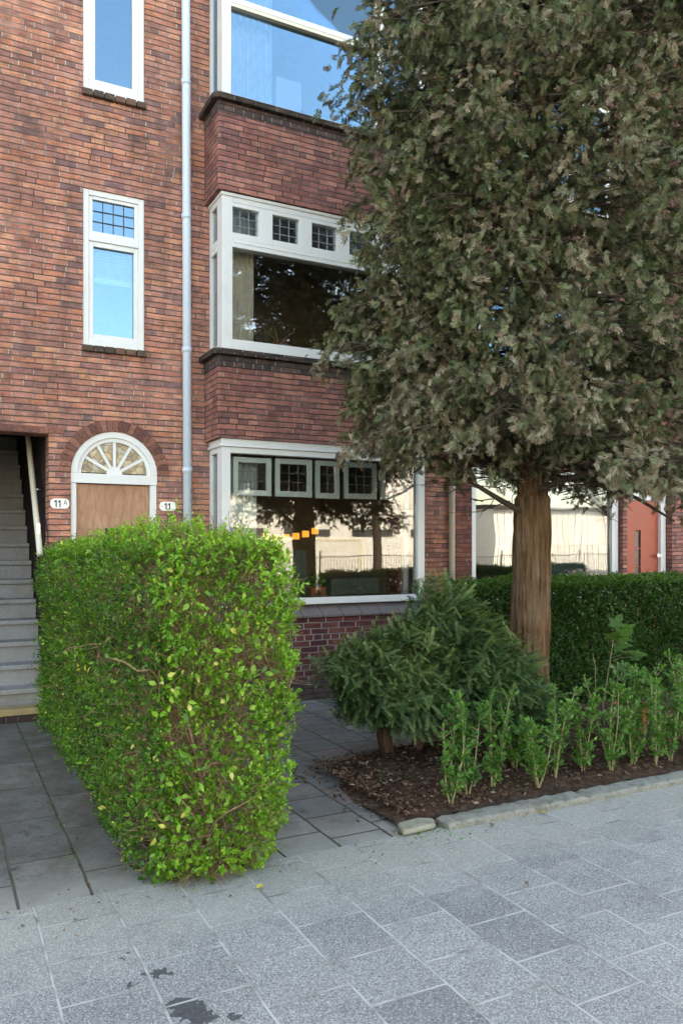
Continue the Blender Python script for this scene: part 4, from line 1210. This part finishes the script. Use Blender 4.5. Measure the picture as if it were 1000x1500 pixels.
# --- conifer
TX, TY = 4.19, 4.90
con = thing('conifer_tree', (TX,TY,0), 'tall dense conifer with drooping brown green sprays and a bare reddish trunk', 'tree')
nz, na = 210, 96
mb = MB()
for i in range(nz):
    z = -.05+6.5*(i/(nz-1))
    r0 = .128*(1-.085*max(z,0))*(1+.75*math.exp(-max(z,0)*5)*(1+.35*math.sin(5*(2*math.pi*0)+1)))+ (.02 if z < 1.9 else 0)
    cx = TX+.03*math.sin(z*1.1)-.012*z*0; cy = TY+.02*math.cos(z*.9)
    for j in range(na):
        a = 2*math.pi*j/na
        tw = a+.25*z
        r = r0*(1+.085*math.sin(3*tw+1)+.055*math.sin(5*tw+.8*math.sin(z*2)+2)+.035*math.sin(11*tw+2.2*math.sin(z*1.7)))
        r += .012*math.sin(23*a+3*math.sin(z*2.6+a))*(.5+.5*math.sin(z*3+5*a))+.006*math.sin(37*a+4*math.sin(z*3.3))
        for ka, kz, kw, kh in ((3.75,.95,.16,.022),(4.35,1.42,.12,.016),(3.5,1.62,.2,.03),(4.7,1.15,.14,.018),(4.1,.62,.18,.018)):
            da = (a-ka+math.pi) % (2*math.pi)-math.pi
            q = (da*r0/kw*1.6)**2+((z-kz)/kw)**2
            r += kh*math.exp(-q*2.2)-kh*.9*math.exp(-q*14)
        mb.v.append((cx+r*math.cos(a), cy+r*math.sin(a), z))
for i in range(nz-1):
    for j in range(na):
        l = (j+1) % na
        mb.f.append([i*na+j, i*na+l, (i+1)*na+l, (i+1)*na+j])
mb.build('trunk', m_bark, con, smooth=True)
def crad(z):
    return np.interp(z, [1.7,2.1,2.5,3.0,3.8,4.6,5.4,6.2,6.7], [1.15,1.42,1.54,1.60,1.56,1.50,1.46,1.42,1.1])
def cr_(e): return e[0]*C_-e[1]*S_
brm = MB(); subs = []; subo = []; subb = []
NL = 250
for i in range(NL):
    u = (i+.5)/NL; z0 = 1.92+4.62*u; az = i*2.39996+rng.normal(0,.15)
    Lr = crad(min(z0+.1, 6.7))*rng.uniform(.80,1.06)
    dirx = np.array([math.cos(az), math.sin(az), 0])
    up = rng.uniform(.02,.30); dr = rng.uniform(.18,.34)
    # keep the space under the crown open, lower on the right-hand street side
    cr = dirx@np.array([C_,-S_,0])
    lift = (.62 if cr < .25 else .12)*max(0,1-(z0-1.78)/1.1)
    Lr *= 1.10 if cr_(dirx) > .3 else (.955 if cr_(dirx) < -.3 else 1.)
    if dirx[0] > .35 and dirx[1] > -.1 and z0 < 3.0: Lr *= .74
    ts = np.linspace(0,1,7)
    side = np.cross(dirx,[0,0,1.]); wv = rng.normal(0,.07)
    pts = np.array([[TX,TY,z0+lift]+dirx*Lr*t+side*wv*math.sin(3*t)+np.array([0,0,Lr*(up*t-dr*t*t)]) for t in ts])
    brm.tube(pts, np.linspace(rng.uniform(.014,.026),.004,7), 5, False)
    for k in range(10 if z0 < 3.0 else 8):
        t = rng.uniform(.40,1.04)**.85; b = np.array([np.interp(t,ts,pts[:,c]) for c in range(3)])
        sp = b+side*rng.normal(0,.20)*(.4+t)+np.array([0,0,rng.normal(-.04,.07)])+dirx*rng.normal(0,.05)
        brm.tube([b*.9+pts[2]*.1, (b+sp)/2+np.array([0,0,.02]), sp], [.006,.004,.002], 3, False)
        subs.append(sp); subo.append(norm((sp-np.array([TX,TY,sp[2]]))[None])[0]); subb.append(u)
# a few stout bare boughs at the foot of the crown
for q in ([(4.19,4.85,1.72),(3.95,4.95,1.86),(3.70,5.05,2.02),(3.45,5.1,2.2)],[(4.25,4.85,2.05),(4.6,4.65,2.02),(4.95,4.5,1.88),(5.25,4.4,1.70)],[(4.2,4.8,1.95),(4.35,4.45,2.05),(4.55,4.0,2.0)],[(4.15,4.95,1.98),(3.9,5.2,2.2),(3.6,5.5,2.35)]):
    brm.tube(q, np.linspace(.030,.008,len(q)), 7, False)
for k in range(170):
    az = rng.uniform(0,6.28); z = rng.uniform(1.85,2.6); L0 = rng.uniform(.3,1.3); a = np.array([TX,TY,z]); e = np.array([math.cos(az),math.sin(az),0])
    q = [a+e*L0*.4]
    dd = e+np.array([0,0,.1])
    for j in range(4): dd = dd+rng.normal(0,.28,3); dd /= np.linalg.norm(dd); q.append(q[-1]+dd*.13)
    brm.tube(q, np.linspace(.006,.002,5), 3, False)
brm.build('branches', m_branch, con)
for k in range(170):                              # short brownish growth hanging round the top of the bare trunk
    az = rng.uniform(0, 6.28); r = rng.uniform(.14,.75); z = rng.uniform(2.10,3.0)
    subs.append(np.array([TX+r*math.cos(az), TY+r*math.sin(az), z])); subo.append(np.array([math.cos(az), math.sin(az), 0])); subb.append(0)
for k in range(230):                              # inner clumps along the stem
    az = rng.uniform(0, 6.28); r = rng.uniform(.18,.85); z = rng.uniform(2.6,6.3)
    subs.append(np.array([TX+r*math.cos(az), TY+r*math.sin(az), z])); subo.append(np.array([math.cos(az), math.sin(az), 0])); subb.append(.5)
subs = np.array(subs); subo = np.array(subo); subb = np.array(subb)
def spray_t(seed, curl, npair=11):
    rg = np.random.default_rng(seed); v = []; lo = []; sz = []
    def blade(p0, d, L, w, bend):
        i = len(v); q = np.cross(d, [rg.normal(0,.35), rg.normal(0,.35), 1.]); q = q/np.linalg.norm(q)*w/2
        m = p0+d*L*.55+np.array([0,0,bend*.3*L])
        v.extend([p0-q*.6, p0+q*.6, m+q, p0+d*L+np.array([0,0,bend*L]), m-q]); lo.extend([i,i+1,i+2,i+3,i+4]); sz.append(5)
    def ax(t): return np.array([.10*math.sin(2.2*t+seed), t*(1-.15*abs(curl)*t), -curl*.5*t*t])
    for k in range(3): blade(ax(k/3), ax((k+1)/3)-ax(k/3), 1.05, .06*(1-.2*k), 0)
    for k in range(npair):
        t = .02+.90*k/npair
        for s in (-1,1):
            a = R(rg.uniform(25,60)); L = (.46-.26*t)*rg.uniform(.7,1.3)
            p0 = ax(t+.04*(s > 0)); d = np.array([s*math.sin(a), math.cos(a), -curl*t*.7+rg.normal(0,.18)]); d /= np.linalg.norm(d)
            blade(p0, d, L, .055, -.45*curl+rg.normal(0,.2))
            e = np.array([s*math.sin(a*.2), math.cos(a*.2), d[2]+rg.normal(0,.15)]); e /= np.linalg.norm(e)
            blade(p0+d*L*.4, e, L*.6, .05, -.4*curl)
    v = np.array(v)
    return v, lo, sz, .48*np.clip(v[:, 1]-.50, -.4, .6)
SPR = [spray_t(s, c) for s, c in ((1,.3),(2,.8),(3,-.5),(4,1.2),(5,.1))]
per = 20
n = len(subs)*per
c = np.repeat(subs, per, 0); o = np.repeat(subo, per, 0); uu = np.repeat(subb, per)
P = c+rnd(n,.060)+np.array([0,0,-.02])
d = norm(o*.42+np.array([0,0,-.50])+rnd(n,.50))
X, D, Z = frames(d, o*.6+rnd(n,.9))
cl = np.repeat(rng.normal(0,.17,len(subs)), per)
big = fbm(c, 1.7, 12)
tt = np.clip(.46+.14*big+cl+rng.normal(0,.19,n)+.24*np.exp(-((c[:,2]-2.1)/.38)**2), 0, 1)
scatter('crown', SPR, P, X, D, Z, rng.uniform(.050,.105,n), tt, m_cyp, con)
# --- privet whips along the edging
SAP = [(2.58,3.68,.62,3),(2.74,3.74,.60,4),(2.95,3.78,.58,4),(3.22,3.68,.50,5),(3.42,3.76,.62,3),(3.66,3.77,.50,3),(3.86,3.72,.72,4),(4.07,3.74,.66,4),(4.24,3.70,.74,4),(4.43,3.74,.72,4),(4.62,3.70,.68,4),(4.30,4.02,.70,4),(4.52,4.10,.74,4),(4.85,3.98,.76,4),(3.32,4.02,.46,3),(5.05,4.15,.72,4)]
SLAB = ['leftmost privet whip by the loose stone, with one bare slanting stem','privet whip with the darkest broad leaves, second from the loose stone','tall slender privet whip below the yew fronds, third from the loose stone','low spreading privet whip with five stems in a fan','tall thin privet whip right of the low fan shaped one','smallest privet whip with few leaves on two thin stems','tallest bushy privet whip in front of the terracotta pot','privet whip with twiggy stems just right of the pot','tall dense privet whip, third from the right frame edge','leafy privet whip by the right frame edge','privet whip half out of the frame at the right end of the row','privet whip set back behind the row, right beside the terracotta pot','privet whip set back behind the row, between the pot and the right frame edge','large leafy privet whip set back at the right frame edge','short privet whip set back below the hanging yew fronds','rearmost privet whip, partly hidden at the right frame edge']
for k, ((x,y,h,nst),lab) in enumerate(zip(SAP, SLAB)):
    h *= .9 if x > 3.8 else .97
    t = thing('privet_sapling', (x,y,0), lab, 'sapling', 'privet saplings planted along the bed edging')
    sm = MB(); TP = []; TD = []
    for s in range(nst):
        az = rng.uniform(0,6.28); ln = rng.uniform(.14,.42)
        e = np.array([math.cos(az)*ln, math.sin(az)*ln*.7, 1.]); hh = h*rng.uniform(.75,1.08)
        pts = [np.array([x,y,-.01]), np.array([x,y,.06])+e*np.array([.04,.04,0])]
        for j in range(5):
            e = e+np.append(rng.normal(0,.07,2), 0); e[:2] *= .93
            pts.append(pts[-1]+e*(hh-.06)/5)
        pts = np.array(pts); sm.tube(pts, np.linspace(.0062,.0025,7), 6, False)
        TP.append(pts[-1]); TD.append(e/np.linalg.norm(e))
        for j in range(20):
            f = rng.uniform(.22,.98); b = np.array([np.interp(f,np.linspace(0,1,7),pts[:,q]) for q in range(3)])
            dd = norm(np.array([[rng.normal(0,.6),rng.normal(0,.6),.7]]))[0]; L1 = rng.uniform(.03,.09)
            sm.tube([b,b+dd*L1*.5,b+dd*L1], [.0028,.002,.0012], 4, False); TP.append(b+dd*L1); TD.append(dd)
    sm.build('stems', m_sapstem, t, smooth=True)
    TP = np.array(TP); TD = np.array(TD)
    P, DD, UU, SS, TT = shoot_leaves(TP, TD, rng.uniform(.05,.09,len(TP)), 4, .040 if k != 1 else .046, 0, np.full(len(TP), .52 if k != 1 else .22), 0.)
    X, D, Z = frames(DD, UU)
    scatter('leaves', LEAF, P, X, D, Z, SS, TT, m_sap, t)
# --- young maple behind
mt = thing('maple_seedling', (4.72,4.62,0), 'young maple with broad lobed leaves on a thin bare stem before the dark hedge', 'seedling')
sm = MB().tube([(4.72,4.62,-.02),(4.70,4.62,.25),(4.76,4.62,.5),(4.80,4.60,.80)], [.006,.005,.004,.003], 6, False)
sm.tube([(4.72,4.62,-.02),(4.62,4.62,.22),(4.60,4.6,.55),(4.57,4.6,.66)], [.005,.004,.003,.002], 6, False)
def maple_t(seed):
    v = [(0,0,0)]
    for a, r in ((-150,.30),(-115,.55),(-95,.36),(-62,.78),(-38,.45),(-22,.72),(0,1.),(22,.72),(38,.45),(62,.78),(95,.36),(115,.55),(150,.30)):
        v.append((r*math.sin(R(a)), .15+r*math.cos(R(a)), -.18*r*r+.04*math.sin(a+seed)))
    lo = []
    for i in range(1,13): lo += [0,i+1,i]
    return np.array(v), lo, [3]*12
nl = 13
P = np.array([[4.80,4.60,.80]]).repeat(nl,0)+np.stack([rng.uniform(-.14,.16,nl),rng.uniform(-.08,.08,nl),rng.uniform(-.34,.06,nl)],1)
for q in P: sm.tube([(4.785,4.605,q[2]-.03),(q+np.array([4.785,4.605,q[2]]))/2,q], [.002,.0015,.001], 4, False)
sm.build('stem', m_sapstem, mt, smooth=True)
X, D, Z = frames(P-np.array([4.79,4.61,.6])+rnd(nl,.05)+np.array([0,-.1,-.05]), np.array([0,-.5,1.])+rnd(nl,.3))
scatter('leaves', [maple_t(s) for s in range(3)], P, X, D, Z, rng.uniform(.085,.135,nl), rng.random(nl), m_maple, mt)
# terracotta pot
pt = thing('terracotta_pot', (4.78,4.40,0), 'terracotta plant pot half hidden behind the tallest privet whip', 'pot')
prof = [(.085,.0),(.12,.20),(.125,.215),(.14,.216),(.142,.26),(.128,.262),(.118,.235)]
MB().lathe((4.78,4.40,.02), prof, 28).build('pot', m_terracotta, pt, smooth=False, bevel=.003)
MB().lathe((4.78,4.40,.02), [(.117,.225),(.117,.240)], 24).build('soil', m_soil, pt)
# plants on the window ledge
def ledge_plant(x, y, z, r, h, label, n=60, mat=None, size=.05):
    t = thing('potted_plant', (x,y,z), label, 'potted plant')
    MB().lathe((x,y,z), [(r*.7,0),(r,r*1.5),(r*1.1,r*1.5),(r*1.1,r*1.9),(r*.9,r*1.9)], 18).build('pot', m_terracotta, t)
    P = np.array([x,y,z+r*1.9])+np.stack([rng.normal(0,.05,n),rng.normal(0,.03,n),rng.uniform(0,h,n)],1)
    X, D, Z = frames(rnd(n)+np.array([0,0,.8]), rnd(n)+np.array([0,-.6,.6]))
    scatter('leaves', LEAF, P, X, D, Z, rng.uniform(.6,1.2,n)*size, rng.uniform(.2,.9,n), mat or m_sap, t)
    MB().tube([(x,y,z+r*1.6),(x+.01,y,z+r*1.9+h*.7)], .004, 5).build('stem', m_twig_d, t)
ledge_plant(3.38,7.22,1.0,.045,.13,'leafy pot plant on the ground floor ledge between board and planter')
ledge_plant(3.50,7.26,1.0,.045,.10,'low pot plant on the ground floor ledge beside the planter')
bt = thing('bonsai_plant', (3.02,7.25,3.44), 'small twisted bonsai in a shallow terracotta dish in the first floor window', 'potted plant')
MB().lathe((3.02,7.25,3.445), [(.05,0),(.075,.05),(.08,.052),(.08,.06),(.06,.058)], 20).build('dish', m_terracotta, bt)
sm = MB()
for q in ([(3.02,7.25,3.5),(2.97,7.25,3.57),(2.90,7.24,3.60),(2.84,7.25,3.66)],[(3.03,7.25,3.5),(3.08,7.25,3.57),(3.17,7.25,3.63),(3.22,7.25,3.72)],[(3.02,7.25,3.5),(3.0,7.25,3.6),(2.96,7.25,3.70)]):
    sm.tube(q, np.linspace(.012,.005,len(q)), 6)
sm.build('stems', m_twig, bt)
P = np.array([[2.86,7.25,3.65],[3.2,7.25,3.68],[2.97,7.25,3.68],[2.92,7.25,3.6]]).repeat(14,0)+rnd(56,.035)
X, D, Z = frames(rnd(56), rnd(56)+np.array([0,-.5,.6]))
scatter('leaves', LEAF2, P, X, D, Z, rng.uniform(.02,.035,56), rng.uniform(.3,.8,56), m_sap, bt)

# --- litter: bark chips on the bed, leaves on the paving
n = 9000
P = np.stack([rng.uniform(2.25,8.5,n), 3.62+1.2*rng.random(n), np.full(n,.055)],1)
P[:, 0] = 2.25+6*rng.random(n)**1.6
P[:700, 0] = rng.normal(2.33,.12,700); P[:700, 1] = rng.uniform(3.5,4.9,700)
P[:, 2] = np.where((P[:, 1] > 3.70) & (P[:, 0] > 2.45), .062, .044)+.024*rng.random(n); P[:700, 2] = .004+.02*np.clip((P[:700, 0]-2.2)/.2,0,1.5)
X, D, Z = frames(rnd(n)*np.array([1,1,.25]), np.array([0,0,1.])+rnd(n,.45))
chip = (np.array([(-.25,0,0),(.25,.05,.04),(.2,1,0),(-.2,.9,.05)]), [0,1,2,3], [4])
scatter('bark_chips', [chip], P, X, D, Z, rng.uniform(.009,.034,n), rng.random(n), leaf_mat('bark_chip', [(0.,(.04,.022,.014)),(.5,(.12,.065,.042)),(.88,(.22,.14,.095)),(1.,(.36,.28,.21))], .9, .05, .1))['kind'] = 'stuff'
n = 420
P = np.stack([rng.uniform(.0,3.6,n), rng.normal(3.42,.13,n), np.full(n,.006)],1)
P[:170, 0] = rng.normal(.93,.14,170); P[:170, 1] = rng.uniform(3.3,6.5,170)
P[170:230, 0] = rng.normal(.60,.03,60); P[170:230, 1] = rng.uniform(3.3,6.8,60)
X, D, Z = frames(rnd(n)*np.array([1,1,.12]), np.array([0,0,1.])+rnd(n,.25))
scatter('leaf_litter', LEAF2, P, X, D, Z, rng.uniform(.008,.022,n), np.clip(rng.normal(.25,.2,n),0,1), m_dead)['kind'] = 'stuff'
def weeds(n, P, name):
    U = norm(rnd(n)*np.array([1,1,.3])+np.array([0,0,.7]))
    X, D, Z = frames(U, rnd(n)+np.array([0,0,1.]))
    scatter(name, LEAF2, P, X, D, Z, rng.uniform(.008,.022,n), rng.uniform(.2,.8,n), m_sap)['kind'] = 'stuff'
n = 330
P = np.stack([rng.uniform(.7,1.5,n), rng.normal(3.38,.05,n), np.full(n,.003)],1)
P[:90] = np.stack([rng.normal(.60,.02,90), rng.uniform(3.4,7.,90), np.full(90,.002)],1)
P[90:170] = np.stack([rng.uniform(2.2,2.5,80), rng.normal(3.47,.05,80), np.full(80,.003)],1)
P[170:230] = np.stack([rng.uniform(2.5,4.6,60), rng.uniform(3.68,4.2,60), np.full(60,.072)],1)
P[230:] = np.repeat(np.stack([rng.uniform(2.4,4.4,20), rng.uniform(3.70,4.5,20), np.full(20,.074)],1), 5, 0)+rnd(100,.012)
weeds(n, P, 'weeds')
def fallen(x, y, s, tint, label, rz):
    U = np.array([[math.cos(rz), math.sin(rz), .05]]); X, D, Z = frames(U, np.array([[.1,-.2,1.]]))
    o = scatter('fallen_leaf', [leaf_t(.62,.16,.05)], np.array([[x,y,.012]]), X, D, Z, np.array([s]), np.array([tint]), m_dead, which=np.array([0]))
    tag(o, label, 'leaf')
fallen(1.235,3.215,.048,1.,'bright yellow fallen leaf on the paving below the near end of the bright hedge',.4)
fallen(3.02,3.38,.055,.75,'tan fallen leaf on the paving against the middle of the bed edging',2.)
fallen(2.62,3.36,.05,.2,'brown curled leaf on the paving near the loose stone',1.)
fallen(2.30,2.72,.03,.1,'small rust brown leaf lying alone out on the grey paving',.2)

# ------------------------------------------------------------------ light, sky, camera
w = bpy.data.worlds.new('World'); scene.world = w; w.use_nodes = True
nt = w.node_tree; bg = nt.nodes['Background']
EL, AZI = R(44), R(14)                            # sun stands behind the house, a little to its right
sky = nt.nodes.new('ShaderNodeTexSky'); sky.sky_type = 'NISHITA'; sky.sun_disc = False
sky.sun_elevation = EL; sky.sun_rotation = AZI; sky.dust_density = 1.5; sky.air_density = 1.; sky.ozone_density = 1.
nt.links.new(sky.outputs[0], bg.inputs[0]); bg.inputs[1].default_value = .15
sun = bpy.data.lights.new('Sun', 'SUN'); sun.energy = 2.2; sun.angle = R(.5); sun.color = (1., .95, .87)
so = bpy.data.objects.new('Sun', sun); COL.objects.link(so)
so.rotation_euler = (EL-R(90), 0, -AZI)
cam = bpy.data.cameras.new('Camera'); co = bpy.data.objects.new('Camera', cam); COL.objects.link(co)
co.location = (0, 0, 1.5); co.rotation_euler = (R(90), 0, -R(27.158))
cam.sensor_fit = 'VERTICAL'; cam.sensor_height = 36; cam.lens = 36*1154/1500; cam.shift_y = 50/1500; cam.clip_end = 1500; cam.clip_start = .05
scene.camera = co
vs = scene.view_settings
vs.view_transform = 'Standard'; vs.look = 'None'; vs.gamma = 1; vs.exposure = 2.76
vs.use_white_balance = True; vs.white_balance_temperature = 9000; vs.white_balance_tint = 8
scene.cycles.max_bounces = 10; scene.cycles.transparent_max_bounces = 16; scene.cycles.caustics_reflective = False; scene.cycles.use_denoising = True
